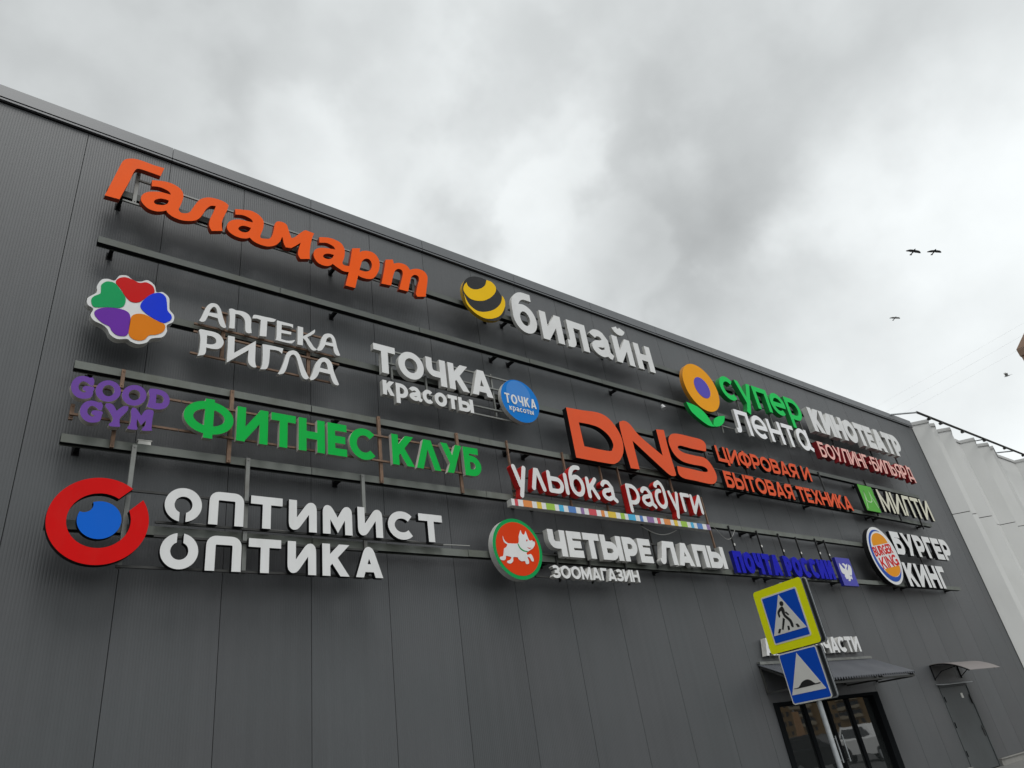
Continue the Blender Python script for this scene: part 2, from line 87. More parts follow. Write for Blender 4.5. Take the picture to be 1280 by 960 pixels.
DATA={'gal':[([(-0.849,9.285,1),(-0.67,9.297,1),(-0.629,9.485),(-0.587,9.675),(-0.558,9.85),(-0.531,9.946),(-0.49,9.98),(-0.382,9.986),(-0.205,9.983,1),(-0.17,10.162,1),(-0.314,10.15),(-0.449,10.154),(-0.564,10.143),(-0.657,10.092),(-0.706,10.022),(-0.738,9.88),(-0.786,9.622)],[]),([(-0.307,9.848,1),(-0.195,9.89),(-0.084,9.913),(0.021,9.897),(0.098,9.844),(0.128,9.76),(0.124,9.653),(0.104,9.539),(0.088,9.458),(0.123,9.415),(0.184,9.428),(0.237,9.475),(0.268,9.556),(0.312,9.681),(0.358,9.78),(0.419,9.847),(0.503,9.895),(0.624,9.914),(0.725,9.9),(0.778,9.863,1),(0.761,9.754),(0.729,9.632),(0.702,9.514),(0.702,9.409),(0.718,9.319,1),(0.565,9.253,1),(0.535,9.306),(0.52,9.373),(0.529,9.481),(0.564,9.617),(0.594,9.761,1),(0.524,9.736),(0.464,9.647),(0.428,9.54),(0.383,9.43),(0.325,9.353),(0.235,9.302),(0.134,9.275),(0.031,9.286),(-0.043,9.325),(-0.071,9.366,1),(-0.132,9.32),(-0.208,9.289),(-0.297,9.293),(-0.37,9.345),(-0.411,9.418),(-0.402,9.51),(-0.355,9.583),(-0.281,9.634),(-0.185,9.674),(-0.105,9.684),(-0.039,9.686,1),(-0.058,9.729),(-0.111,9.755),(-0.183,9.765),(-0.243,9.753),(-0.3,9.729,1)],[[(-0.243,9.448),(-0.233,9.496),(-0.173,9.55),(-0.115,9.568),(-0.056,9.567,1),(-0.068,9.502),(-0.114,9.451),(-0.172,9.427),(-0.221,9.422)]]),([(0.878,9.834,1),(1.009,9.879),(1.124,9.909),(1.231,9.886),(1.311,9.812),(1.328,9.725),(1.317,9.611),(1.296,9.524),(1.281,9.449),(1.299,9.421),(1.352,9.433),(1.422,9.462),(1.462,9.533),(1.484,9.636),(1.494,9.719),(1.504,9.803),(1.54,9.871),(1.607,9.896),(1.669,9.891),(1.701,9.865),(1.726,9.788),(1.752,9.696),(1.784,9.622,1),(1.846,9.68),(1.934,9.805),(2.004,9.884),(2.062,9.893),(2.163,9.887,1),(2.129,9.767),(2.103,9.611),(2.087,9.447),(2.089,9.314,1),(1.932,9.253,1),(1.895,9.316),(1.893,9.385),(1.913,9.502),(1.937,9.596,1),(1.848,9.491),(1.774,9.414,1),(1.689,9.395,1),(1.657,9.459),(1.641,9.546),(1.627,9.592,1),(1.602,9.498),(1.555,9.41),(1.485,9.339),(1.391,9.292),(1.274,9.286),(1.181,9.311),(1.122,9.359,1),(1.066,9.316),(0.977,9.293),(0.875,9.307),(0.801,9.357),(0.775,9.428),(0.792,9.518),(0.85,9.593),(0.938,9.645),(1.04,9.667),(1.156,9.68,1),(1.143,9.728),(1.071,9.759),(0.99,9.761),(0.889,9.727,1)],[[(0.943,9.464),(0.978,9.529),(1.045,9.561),(1.135,9.559,1),(1.106,9.481),(1.05,9.431),(0.982,9.425)]]),([(2.254,9.844,1),(2.401,9.897),(2.522,9.907),(2.644,9.875),(2.703,9.775),(2.707,9.661),(2.69,9.565),(2.663,9.474),(2.666,9.427),(2.706,9.415),(2.784,9.429,1),(2.851,9.846,1),(3.001,9.907,1),(2.99,9.819,1),(3.064,9.874),(3.18,9.912),(3.281,9.893),(3.35,9.81),(3.365,9.698),(3.343,9.557),(3.285,9.42),(3.208,9.319),(3.108,9.279),(3.01,9.271),(2.941,9.29,1),(2.875,9.002,1),(2.701,8.994,1),(2.77,9.299,1),(2.682,9.282),(2.589,9.31),(2.523,9.341),(2.484,9.365,1),(2.43,9.305),(2.339,9.27),(2.235,9.285),(2.172,9.355),(2.153,9.441),(2.173,9.532),(2.252,9.611),(2.37,9.656),(2.538,9.692,1),(2.505,9.744),(2.425,9.771),(2.359,9.765),(2.253,9.724,1)],[[(2.315,9.458),(2.349,9.519),(2.422,9.556),(2.512,9.565,1),(2.473,9.48),(2.406,9.434),(2.347,9.431)],[(3.02,9.615,1),(3.07,9.692),(3.143,9.729),(3.196,9.696),(3.211,9.606),(3.174,9.493),(3.086,9.427),(2.97,9.416,1)]]),([(3.492,9.845,1),(3.638,9.905,1),(3.654,9.817,1),(3.741,9.868),(3.85,9.887),(3.933,9.863),(3.981,9.796,1),(4.064,9.853),(4.178,9.89),(4.288,9.875),(4.344,9.791),(4.333,9.649),(4.296,9.465),(4.261,9.293,1),(4.088,9.234,1),(4.062,9.292),(4.11,9.484),(4.155,9.636),(4.139,9.716),(4.068,9.716),(4.0,9.648),(3.958,9.515),(3.902,9.286,1),(3.721,9.273,1),(3.771,9.447),(3.817,9.615),(3.814,9.716),(3.754,9.736),(3.683,9.684),(3.63,9.563),(3.565,9.3,1),(3.377,9.274,1),(3.447,9.595)],[])],'apt':[([(0.509,7.634,1),(0.541,7.726),(0.58,7.871),(0.624,7.951),(0.672,7.983),(0.735,7.976),(0.783,7.904),(0.822,7.774),(0.873,7.634,1),(0.843,7.612),(0.799,7.63),(0.771,7.68),(0.752,7.749,1),(0.622,7.756,1),(0.604,7.699),(0.583,7.646),(0.542,7.623,1)],[[(0.633,7.809,1),(0.648,7.873),(0.688,7.926),(0.724,7.901),(0.744,7.825,1)]]),([(0.894,7.956,1),(0.938,7.974),(0.988,7.962,1),(1.094,7.972),(1.174,7.94),(1.21,7.863),(1.214,7.736),(1.227,7.641,1),(1.173,7.621),(1.137,7.657),(1.127,7.805),(1.098,7.868),(1.045,7.9),(0.984,7.897,1),(0.986,7.644,1),(0.911,7.629,1),(0.912,7.787)],[]),([(1.231,7.894,1),(1.242,7.957),(1.305,7.974),(1.413,7.978),(1.508,7.985),(1.577,7.98,1),(1.537,7.928),(1.445,7.911,1),(1.439,7.639,1),(1.341,7.622,1),(1.35,7.903,1),(1.294,7.913)],[]),([(1.587,7.97,1),(1.835,7.97,1),(1.832,7.901,1),(1.797,7.925),(1.66,7.914,1),(1.659,7.82,1),(1.808,7.826,1),(1.805,7.778,1),(1.657,7.767,1),(1.656,7.656,1),(1.762,7.657),(1.87,7.702,1),(1.838,7.649),(1.788,7.62),(1.569,7.617,1),(1.586,7.673)],[]),([(1.907,7.961,1),(1.992,7.964,1),(1.991,7.804,1),(2.058,7.861),(2.124,7.927),(2.18,7.985,1),(2.177,7.927),(2.124,7.865),(2.057,7.805,1),(2.11,7.733),(2.162,7.657),(2.215,7.627,1),(2.169,7.595),(2.123,7.602),(2.07,7.662),(2.031,7.733),(1.991,7.771,1),(1.986,7.638,1),(1.905,7.631,1)],[]),([(2.207,7.625,1),(2.249,7.711),(2.284,7.843),(2.326,7.929),(2.395,7.97),(2.464,7.964),(2.511,7.892),(2.542,7.746),(2.587,7.621,1),(2.552,7.604),(2.512,7.616),(2.485,7.67),(2.476,7.751,1),(2.344,7.75,1),(2.323,7.701),(2.282,7.633),(2.228,7.606,1)],[[(2.354,7.801,1),(2.373,7.868),(2.414,7.908),(2.451,7.89),(2.468,7.81,1)]]),([(0.517,7.474,1),(0.539,7.5),(0.617,7.504),(0.726,7.505),(0.801,7.474),(0.849,7.396),(0.841,7.319),(0.79,7.251),(0.706,7.229),(0.629,7.23,1),(0.628,7.156),(0.607,7.107),(0.528,7.069,1),(0.542,7.119),(0.547,7.208),(0.545,7.355)],[[(0.628,7.424,1),(0.694,7.428),(0.745,7.397),(0.75,7.338),(0.702,7.298),(0.631,7.287,1)]]),([(0.905,7.501,1),(0.996,7.507,1),(0.999,7.241,1),(1.29,7.521,1),(1.29,7.35),(1.293,7.168),(1.315,7.09,1),(1.271,7.075),(1.219,7.104),(1.193,7.172),(1.195,7.34,1),(0.91,7.062,1),(0.909,7.307)],[]),([(1.387,7.493,1),(1.506,7.503),(1.692,7.502,1),(1.672,7.407,1),(1.615,7.443),(1.497,7.434,1),(1.492,7.28),(1.482,7.17),(1.451,7.094),(1.367,7.069,1),(1.391,7.147),(1.395,7.316)],[]),([(1.617,7.055,1),(1.658,7.135),(1.705,7.287),(1.74,7.425),(1.789,7.486),(1.852,7.51),(1.916,7.487),(1.961,7.397),(2.019,7.224),(2.082,7.097,1),(2.044,7.063),(1.993,7.076),(1.955,7.152),(1.904,7.353),(1.872,7.424),(1.834,7.436),(1.79,7.381),(1.767,7.275),(1.737,7.154),(1.702,7.083),(1.641,7.05,1)],[]),([(2.095,7.086,1),(2.134,7.195),(2.187,7.368),(2.24,7.459),(2.307,7.509),(2.387,7.501),(2.447,7.434),(2.478,7.294),(2.554,7.093,1),(2.526,7.073),(2.473,7.089),(2.435,7.167),(2.416,7.242,1),(2.245,7.244,1),(2.211,7.157),(2.159,7.09),(2.108,7.064,1)],[[(2.254,7.315,1),(2.279,7.403),(2.326,7.437),(2.365,7.399),(2.381,7.311,1)]])],'gym':[([(-0.636,6.333,1),(-0.605,6.336,1),(-0.601,6.401),(-0.623,6.446,1),(-0.651,6.435,1),(-0.687,6.444),(-0.741,6.44),(-0.798,6.396),(-0.826,6.312),(-0.815,6.233),(-0.776,6.171),(-0.719,6.143),(-0.657,6.15),(-0.611,6.178),(-0.595,6.229),(-0.596,6.268),(-0.586,6.299,1),(-0.607,6.321),(-0.679,6.317),(-0.707,6.29),(-0.699,6.259),(-0.665,6.245,1),(-0.69,6.226),(-0.725,6.239),(-0.75,6.277),(-0.747,6.331),(-0.718,6.371),(-0.677,6.365)],[]),([(-0.31,6.33),(-0.311,6.284),(-0.326,6.24),(-0.352,6.202),(-0.386,6.174),(-0.426,6.159),(-0.467,6.157),(-0.506,6.169),(-0.538,6.194),(-0.562,6.229),(-0.573,6.272),(-0.573,6.317),(-0.559,6.361),(-0.534,6.399),(-0.5,6.428),(-0.461,6.445),(-0.419,6.447),(-0.379,6.435),(-0.345,6.41),(-0.322,6.374)],[[(-0.379,6.321),(-0.379,6.297),(-0.386,6.274),(-0.397,6.254),(-0.413,6.24),(-0.432,6.232),(-0.451,6.232),(-0.47,6.239),(-0.485,6.252),(-0.497,6.271),(-0.503,6.293),(-0.502,6.317),(-0.496,6.34),(-0.485,6.36),(-0.469,6.374),(-0.45,6.383),(-0.431,6.383),(-0.412,6.376),(-0.396,6.363),(-0.385,6.344)]]),([(-0.026,6.333),(-0.028,6.288),(-0.043,6.244),(-0.07,6.206),(-0.105,6.179),(-0.145,6.163),(-0.186,6.162),(-0.225,6.174),(-0.257,6.199),(-0.28,6.233),(-0.291,6.275),(-0.29,6.32),(-0.276,6.363),(-0.25,6.401),(-0.216,6.429),(-0.175,6.446),(-0.133,6.448),(-0.093,6.437),(-0.06,6.412),(-0.037,6.376)],[[(-0.096,6.323),(-0.096,6.3),(-0.103,6.278),(-0.116,6.259),(-0.132,6.245),(-0.151,6.237),(-0.171,6.237),(-0.189,6.243),(-0.204,6.256),(-0.215,6.274),(-0.221,6.295),(-0.22,6.318),(-0.214,6.34),(-0.202,6.359),(-0.185,6.373),(-0.166,6.381),(-0.146,6.382),(-0.128,6.375),(-0.112,6.363),(-0.101,6.344)]]),([(0.006,6.436,1),(0.08,6.447),(0.173,6.429),(0.23,6.366),(0.241,6.281),(0.204,6.205),(0.136,6.169),(0.067,6.165),(-0.008,6.18,1),(0.003,6.231),(0.01,6.319),(-0.007,6.396)],[[(0.085,6.372,1),(0.147,6.363),(0.173,6.316),(0.153,6.26),(0.089,6.249,1)]]),([(-0.509,6.031,1),(-0.478,6.034,1),(-0.474,6.095),(-0.495,6.138,1),(-0.522,6.127,1),(-0.558,6.137),(-0.61,6.134),(-0.667,6.094),(-0.695,6.016),(-0.685,5.941),(-0.647,5.883),(-0.591,5.855),(-0.531,5.861),(-0.486,5.886),(-0.47,5.934),(-0.47,5.97),(-0.46,5.999,1),(-0.48,6.02),(-0.551,6.017),(-0.579,5.993),(-0.571,5.963),(-0.538,5.95,1),(-0.562,5.932),(-0.596,5.945),(-0.621,5.981),(-0.617,6.032),(-0.589,6.069),(-0.548,6.062)],[]),([(-0.446,6.131,1),(-0.4,6.14),(-0.361,6.119),(-0.325,6.055,1),(-0.293,6.097),(-0.25,6.136),(-0.207,6.139,1),(-0.207,6.091),(-0.238,6.031),(-0.277,5.965),(-0.274,5.895,1),(-0.266,5.868),(-0.278,5.852),(-0.365,5.844),(-0.383,5.869),(-0.354,5.909),(-0.355,5.955),(-0.396,6.029),(-0.445,6.09)],[]),([(-0.159,6.136,1),(-0.114,6.122),(-0.056,6.043,1),(-0.013,6.13),(0.049,6.145,1),(0.076,6.124),(0.072,6.014),(0.074,5.895),(0.079,5.867),(-0.019,5.849),(-0.026,5.877),(0.002,5.929),(0.001,5.989,1),(-0.045,5.915,1),(-0.096,5.994,1),(-0.092,5.912),(-0.079,5.873),(-0.09,5.848),(-0.175,5.844),(-0.184,5.871),(-0.163,5.91),(-0.161,6.005),(-0.173,6.086)],[])],'dns':[([(7.246,7.648,1),(7.688,7.672),(8.109,7.706),(8.374,7.645),(8.568,7.454),(8.657,7.217),(8.625,6.963),(8.499,6.767),(8.318,6.633),(8.1,6.594),(7.246,6.59,1)],[[(7.511,7.374,1),(7.814,7.385),(8.078,7.351),(8.285,7.222),(8.358,7.057),(8.306,6.939),(8.181,6.871),(7.526,6.866,1)]]),([(8.687,7.547),(8.769,7.635),(8.889,7.663),(9.022,7.61),(9.247,7.376),(9.83,7.026,1),(9.84,7.643,1),(10.103,7.675,1),(10.086,7.196),(10.11,6.681),(10.058,6.601),(9.898,6.596),(9.644,6.757),(8.973,7.229,1),(8.972,6.593,1),(8.715,6.584,1),(8.688,7.028)],[]),([(11.432,7.374,1),(11.502,7.563),(11.385,7.66),(11.035,7.671),(10.558,7.665),(10.326,7.609),(10.185,7.479),(10.165,7.297),(10.255,7.106),(10.457,6.99),(10.783,6.964),(11.131,6.97),(11.267,6.929),(11.26,6.863),(11.116,6.834),(10.69,6.842),(10.223,6.846,1),(10.205,6.666),(10.335,6.584),(10.705,6.575),(11.26,6.567),(11.48,6.66),(11.562,6.82),(11.494,7.037),(11.317,7.193),(10.969,7.201),(10.629,7.208),(10.459,7.256),(10.433,7.326),(10.548,7.375),(10.951,7.365)],[])],'rig_back':[(-0.828,7.537),(-0.804,7.588),(-0.739,7.675),(-0.748,7.77),(-0.711,7.883),(-0.645,7.923),(-0.565,7.924),(-0.52,8.02),(-0.434,8.052),(-0.347,8.003),(-0.265,8.014),(-0.186,8.066),(-0.096,8.012),(-0.061,7.909),(0.014,7.935),(0.097,7.871),(0.113,7.75),(0.126,7.675),(0.184,7.603),(0.181,7.501),(0.111,7.424),(0.12,7.328),(0.078,7.229),(-0.017,7.185),(-0.063,7.157),(-0.105,7.088),(-0.196,7.042),(-0.276,7.054),(-0.327,7.082),(-0.432,7.052),(-0.513,7.09),(-0.561,7.169),(-0.62,7.214),(-0.715,7.247),(-0.761,7.316),(-0.744,7.416),(-0.81,7.458)],'rig_pet':[[(-0.549,7.896),(-0.523,7.974),(-0.447,8.017),(-0.364,8.008),(-0.279,7.986),(-0.199,8.022),(-0.12,7.992),(-0.088,7.923),(-0.092,7.882),(-0.145,7.823),(-0.203,7.736),(-0.262,7.671),(-0.342,7.656),(-0.412,7.71),(-0.48,7.809)],[(-0.228,7.66),(-0.188,7.752),(-0.115,7.856),(-0.018,7.908),(0.054,7.868),(0.081,7.762),(0.099,7.655),(0.151,7.592),(0.153,7.526),(0.091,7.456),(0.025,7.442),(-0.079,7.487),(-0.166,7.537),(-0.222,7.596)],[(-0.303,7.45),(-0.244,7.495),(-0.163,7.505),(-0.044,7.465),(0.068,7.433),(0.094,7.386),(0.071,7.303),(-0.005,7.238),(-0.084,7.204),(-0.125,7.133),(-0.186,7.095),(-0.266,7.099),(-0.316,7.158),(-0.325,7.282),(-0.321,7.39)],[(-0.724,7.38),(-0.678,7.437),(-0.576,7.485),(-0.437,7.504),(-0.355,7.477),(-0.321,7.39),(-0.321,7.241),(-0.327,7.155),(-0.361,7.113),(-0.438,7.102),(-0.504,7.145),(-0.542,7.206),(-0.606,7.229),(-0.672,7.271),(-0.718,7.33)],[(-0.783,7.542),(-0.76,7.603),(-0.699,7.667),(-0.701,7.743),(-0.701,7.809),(-0.647,7.877),(-0.56,7.881),(-0.497,7.814),(-0.42,7.707),(-0.406,7.624),(-0.427,7.551),(-0.485,7.511),(-0.607,7.482),(-0.725,7.444),(-0.766,7.472)]],'ball1':[(5.245,9.974,1),(5.265,9.901),(5.341,9.857),(5.468,9.88),(5.605,9.964),(5.707,10.078),(5.756,10.212,1),(5.87,10.209),(5.954,10.144),(5.968,10.055),(5.913,9.934),(5.79,9.793),(5.616,9.664),(5.427,9.598),(5.278,9.599),(5.181,9.676),(5.146,9.768),(5.182,9.885)],'ball2':[(5.147,9.672,1),(5.184,9.547),(5.243,9.444),(5.341,9.374),(5.474,9.356),(5.661,9.416),(5.847,9.531),(6.002,9.693),(6.072,9.83),(6.096,9.946,1),(6.149,9.856),(6.135,9.709),(6.056,9.542),(5.938,9.393),(5.751,9.28),(5.578,9.233),(5.418,9.257),(5.282,9.335),(5.177,9.45)],'ballcap':[(5.259,9.976),(5.346,10.092),(5.497,10.183),(5.643,10.222),(5.727,10.209),(5.749,10.166),(5.706,10.071),(5.605,9.964),(5.468,9.88),(5.341,9.857),(5.271,9.896)],'leaf1':[(11.21,8.596,1),(11.579,8.553),(11.849,8.406),(12.012,8.152,1),(12.101,8.118,1),(11.841,8.095),(11.556,8.203),(11.3,8.369)],'leaf2':[(12.036,8.161,1),(12.159,8.337),(12.397,8.451),(12.628,8.503,1),(12.532,8.335),(12.328,8.186),(12.111,8.116,1)],'dog':[(5.25,4.94,1),(5.269,4.876),(5.319,4.833),(5.376,4.826),(5.529,4.836),(5.563,4.884),(5.576,4.96),(5.632,5.065,1),(5.654,5.001),(5.697,4.997),(5.735,5.059,1),(5.75,5.001),(5.765,4.947),(5.791,4.9),(5.854,4.912),(5.892,4.88),(5.881,4.83),(5.826,4.772),(5.749,4.732),(5.69,4.695),(5.7,4.662),(5.772,4.677),(5.805,4.627),(5.81,4.567),(5.767,4.564),(5.738,4.613),(5.693,4.627),(5.709,4.561),(5.698,4.52),(5.645,4.511),(5.625,4.557),(5.56,4.55),(5.506,4.577),(5.487,4.609),(5.403,4.604),(5.387,4.544),(5.335,4.504),(5.271,4.509),(5.276,4.541),(5.329,4.56),(5.361,4.602),(5.29,4.618),(5.26,4.616),(5.239,4.562),(5.187,4.544),(5.134,4.563),(5.148,4.599),(5.199,4.612),(5.229,4.693),(5.244,4.734),(5.291,4.764),(5.314,4.805),(5.262,4.835),(5.246,4.895)],'collar':[(5.539,4.841,1),(5.576,4.769),(5.645,4.73),(5.712,4.723,1),(5.709,4.707,1),(5.625,4.715),(5.557,4.757),(5.525,4.833,1)],'dogeye':[(5.744,4.901),(5.737,4.889),(5.726,4.883),(5.717,4.887),(5.716,4.899),(5.722,4.911),(5.733,4.917),(5.742,4.913)],'dognose':[(5.898,4.918),(5.887,4.901),(5.868,4.893),(5.852,4.899),(5.848,4.914),(5.858,4.931),(5.877,4.938),(5.894,4.933)],'dogmouth':[(5.716,4.785,1),(5.755,4.764),(5.802,4.781,1),(5.758,4.778)],'eagle':[(15.641,5.054,1),(15.702,5.0),(15.771,4.931),(15.836,4.924),(15.854,4.976),(15.767,5.036,1),(15.854,5.059),(15.938,5.022),(16.024,5.058,1),(16.006,5.005),(15.909,4.927),(15.936,4.887),(16.084,5.042,1),(16.159,4.991),(16.134,4.876),(16.044,4.768),(15.954,4.77),(15.979,4.735),(16.036,4.758,1),(16.018,4.659,1),(15.95,4.682),(15.883,4.619,1),(15.804,4.626),(15.826,4.678),(15.736,4.664),(15.7,4.724),(15.718,4.775),(15.626,4.812),(15.607,4.923)],'milti':[(18.545,7.285),(18.554,7.161),(18.54,7.008),(18.608,6.961),(18.735,6.954),(18.843,7.007),(18.863,7.099),(18.874,7.282),(18.92,7.12),(19.009,6.963),(19.081,6.819)],'milti_l':[(18.545,7.285),(18.521,7.102),(18.475,6.892),(18.416,6.751)],'c_ring':(-0.337,4.693,0.496),'c_ringin':(-0.331,4.693,0.311),'c_pupil':(-0.336,4.696,0.215),'ring_gap':[(-0.045,5.092),(-0.166,4.973),(0.069,4.966),(-0.052,4.83)],'bite':[(-0.408,4.89),(-0.536,4.766),(-0.415,4.794)],'c_ball':(5.627,9.72,0.507),'c_tochka':(6.117,7.556,0.439),'c_flower':(12.009,9.16,0.654),'c_flowerin':(12.044,9.16,0.29),'c_dog':(5.527,4.754,0.494),'c_dogin':(5.531,4.753,0.434),'c_bk':(18.252,5.395,0.788),'L':{'bil':(6.305,10.41,9.189,9.891),'toch':(3.157,5.503,7.478,8.003),'kras':(3.286,5.022,7.083,7.343),'fit':(0.42,5.019,5.916,6.405),'fitS':(1.09,3.119,5.907,6.411),'fitK':(3.379,5.019,5.907,6.411),'opt':(0.307,4.148,4.753,5.174),'opt2':(0.307,3.121,4.194,4.617),'cif':(11.857,15.846,7.217,7.615),'byt':(11.875,17.524,6.578,6.982),'sup':(12.868,16.57,9.064,9.757),'len':(13.015,16.481,8.133,8.797),'kin':(16.959,22.455,8.869,9.642),'bou':(16.77,22.45,8.042,8.519),'mil':(19.392,22.722,6.751,7.433),'bur':(19.101,22.851,5.484,6.145),'king':(19.087,21.668,4.599,5.256),'poc':(11.334,15.276,4.631,5.11),'uly':(5.607,10.671,5.776,6.217),'ulyA':(5.607,8.07,5.798,6.221),'ulyB':(8.4,10.671,5.798,6.221),'che':(6.206,10.981,4.669,5.144),'cheA':(6.206,8.728,4.682,5.134),'cheB':(8.99,10.981,4.682,5.134),'zoo':(6.18,8.231,4.313,4.526),'avto':(11.923,15.803,3.051,3.393),'stripe':(5.517,10.736,5.471,5.586),'pocbox':(15.524,16.224,4.505,5.196),'milbox':(18.328,19.136,6.681,7.462)},'bars':{'gal':[(-0.47,9.44,10.04),(0.78,9.41,9.86),(2.17,9.37,9.88),(4.11,9.35,9.73)],'apt':[(0.87,7.17,7.95),(2.12,7.19,7.65)],'toch':[(3.54,7.47,8.0),(4.19,7.15,7.7),(4.86,7.13,7.69),(5.61,7.2,8.07)],'gym':[(-0.29,6.45,6.71),(-0.3,5.64,5.87),(-0.76,5.92,6.12)],'fit':[(1.04,5.64,6.71),(3.25,5.64,6.74),(4.69,5.65,6.71)],'opt':[(1.29,4.09,5.74),(2.94,4.47,5.73),(-0.06,4.05,5.71)],'uly':[(5.75,5.71,6.75),(7.05,5.56,6.73),(7.98,5.49,6.58),(8.48,5.53,6.63),(10.05,5.6,6.6),(10.96,5.1,6.28)],'poc':[(11.66,5.12,5.71),(12.68,5.15,5.68),(13.53,5.1,5.68),(14.26,5.09,5.65),(15.13,5.14,5.68),(15.55,5.12,5.67)],'mil':[(19.2,6.64,7.75),(20.61,6.63,7.54),(21.97,6.48,7.51)],'sup':[(13.7,8.78,9.5),(15.11,8.45,9.44),(16.65,8.71,9.5)]},'stripes':[(5.585,5.653,'r'),(5.763,5.954,'o'),(6.06,6.163,'y'),(6.264,6.46,'g'),(6.555,6.663,'c'),(6.773,6.951,'b'),(7.07,7.15,'p'),(7.264,7.455,'r'),(7.573,7.659,'o'),(7.747,7.956,'y'),(8.078,8.188,'g'),(8.282,8.48,'c'),(8.601,8.686,'b'),(8.802,8.996,'p'),(9.097,9.186,'r'),(9.289,9.484,'o'),(9.59,9.701,'y'),(9.803,9.993,'g'),(10.111,10.2,'c'),(10.312,10.482,'b'),(10.619,10.726,'p')],'rs':{'yel':[(-0.459,3.641),(0.468,3.632),(0.433,2.7),(-0.458,2.694)],'wht':[(-0.341,3.52),(0.338,3.521),(0.337,2.822),(-0.335,2.796)],'tri':[(-0.001,3.494),(-0.309,2.931),(0.302,2.941)],'blu':[(-0.343,2.671),(0.345,2.677),(0.327,1.974),(-0.339,1.966)],'tri2':[(-0.015,2.636),(-0.308,2.094),(0.28,2.099)],'head':[(0.007,3.35)],'body':[(-0.035,3.305),(0.013,3.301),(0.024,3.238),(0.016,3.184),(0.089,3.089),(0.094,3.0),(0.073,2.983),(0.051,3.01),(0.043,3.078),(-0.017,3.159),(-0.033,3.218),(-0.036,3.253),(-0.08,3.23),(-0.083,3.186),(-0.11,3.17),(-0.11,3.249)],'arm':[(0.04,3.227),(0.082,3.172),(0.058,3.163),(0.016,3.211)],'leg':[(-0.047,3.155),(-0.017,3.125),(-0.1,2.986),(-0.127,2.996)],'b1':[(-0.172,3.018),(-0.136,3.009),(-0.179,2.953),(-0.218,2.962)],'b2':[(-0.015,3.026),(0.018,3.018),(0.015,2.964),(-0.025,2.962)],'b3':[(0.135,3.019),(0.175,3.014),(0.198,2.965),(0.154,2.964)],'bump':[(-0.237,2.179),(-0.155,2.182),(-0.088,2.232),(-0.025,2.256),(0.042,2.257),(0.095,2.227),(0.143,2.187),(0.21,2.191),(0.21,2.175),(-0.155,2.168),(-0.235,2.173)],'pole':[(0.006,1.954),(0.079,1.943),(-0.078,1.126),(0.121,1.109)],'strip_top':[(0.504,3.621),(0.519,3.332),(0.524,2.722),(0.405,1.971)]}}

# ------------------------------------------------------------------ materials
def srgb(h):
    v = [int(h[i:i+2], 16)/255 for i in (0, 2, 4)]
    return tuple((c/12.92 if c <= .04045 else ((c+.055)/1.055)**2.4) for c in v) + (1,)
def mat(name, col, rough=.5, metal=0., spec=.5, var=.0, vscale=6., bump=0., bscale=60., dirt=None, dirt_amt=0., dscale=3.):
    m = bpy.data.materials.new(name); m.use_nodes = True; t = m.node_tree
    b = t.nodes['Principled BSDF']; b.inputs['Roughness'].default_value = rough; b.inputs['Metallic'].default_value = metal
    b.inputs['Specular IOR Level'].default_value = spec
    c = srgb(col) if isinstance(col, str) else tuple(col) + (1,)
    b.inputs['Base Color'].default_value = c
    if var or dirt or bump:
        tcn = t.nodes.new('ShaderNodeTexCoord'); geo = t.nodes.new('ShaderNodeNewGeometry'); P = geo.outputs['Position']
        last = None
        if var:
            n = t.nodes.new('ShaderNodeTexNoise'); t.links.new(P, n.inputs['Vector']); n.inputs['Scale'].default_value = vscale; n.inputs['Detail'].default_value = 5
            mr = t.nodes.new('ShaderNodeMapRange'); t.links.new(n.outputs[0], mr.inputs[0]); mr.inputs[1].default_value = .25; mr.inputs[2].default_value = .75
            mr.inputs[3].default_value = 1-var; mr.inputs[4].default_value = 1+var
            mx = t.nodes.new('ShaderNodeVectorMath'); mx.operation = 'SCALE'; mx.inputs[0].default_value = c[:3]; t.links.new(mr.outputs[0], mx.inputs['Scale']); last = mx.outputs[0]
        if dirt:
            n = t.nodes.new('ShaderNodeTexNoise'); mpn = t.nodes.new('ShaderNodeMapping'); mpn.inputs['Scale'].default_value = (1, 1, .45)
            t.links.new(P, mpn.inputs[0]); t.links.new(mpn.outputs[0], n.inputs['Vector']); n.inputs['Scale'].default_value = dscale; n.inputs['Detail'].default_value = 8; n.inputs['Roughness'].default_value = .65
            mr = t.nodes.new('ShaderNodeMapRange'); t.links.new(n.outputs[0], mr.inputs[0]); mr.inputs[1].default_value = .48; mr.inputs[2].default_value = .72; mr.inputs[3].default_value = 0; mr.inputs[4].default_value = dirt_amt
            mx = t.nodes.new('ShaderNodeMix'); mx.data_type = 'RGBA'; t.links.new(mr.outputs[0], mx.inputs[0])
            if last is None: mx.inputs[6].default_value = c
            else: t.links.new(last, mx.inputs[6])
            mx.inputs[7].default_value = srgb(dirt); last = mx.outputs[2]
        if last is not None: t.links.new(last, b.inputs['Base Color'])
        if bump:
            n = t.nodes.new('ShaderNodeTexNoise'); t.links.new(P, n.inputs['Vector']); n.inputs['Scale'].default_value = bscale; n.inputs['Detail'].default_value = 4
            bn = t.nodes.new('ShaderNodeBump'); bn.inputs['Strength'].default_value = bump; bn.inputs['Distance'].default_value = .01
            t.links.new(n.outputs[0], bn.inputs['Height']); t.links.new(bn.outputs[0], b.inputs['Normal'])
    return m
def face_mat(name, col, dirt_amt=.22):
    m_ = sum(col)/3; col = tuple(max(.002, c+.22*(c-m_)) for c in col)
    return mat(name, col, rough=.5, var=.03, vscale=3., dirt='6d685c', dirt_amt=dirt_amt*.6, dscale=2.6, spec=.09)

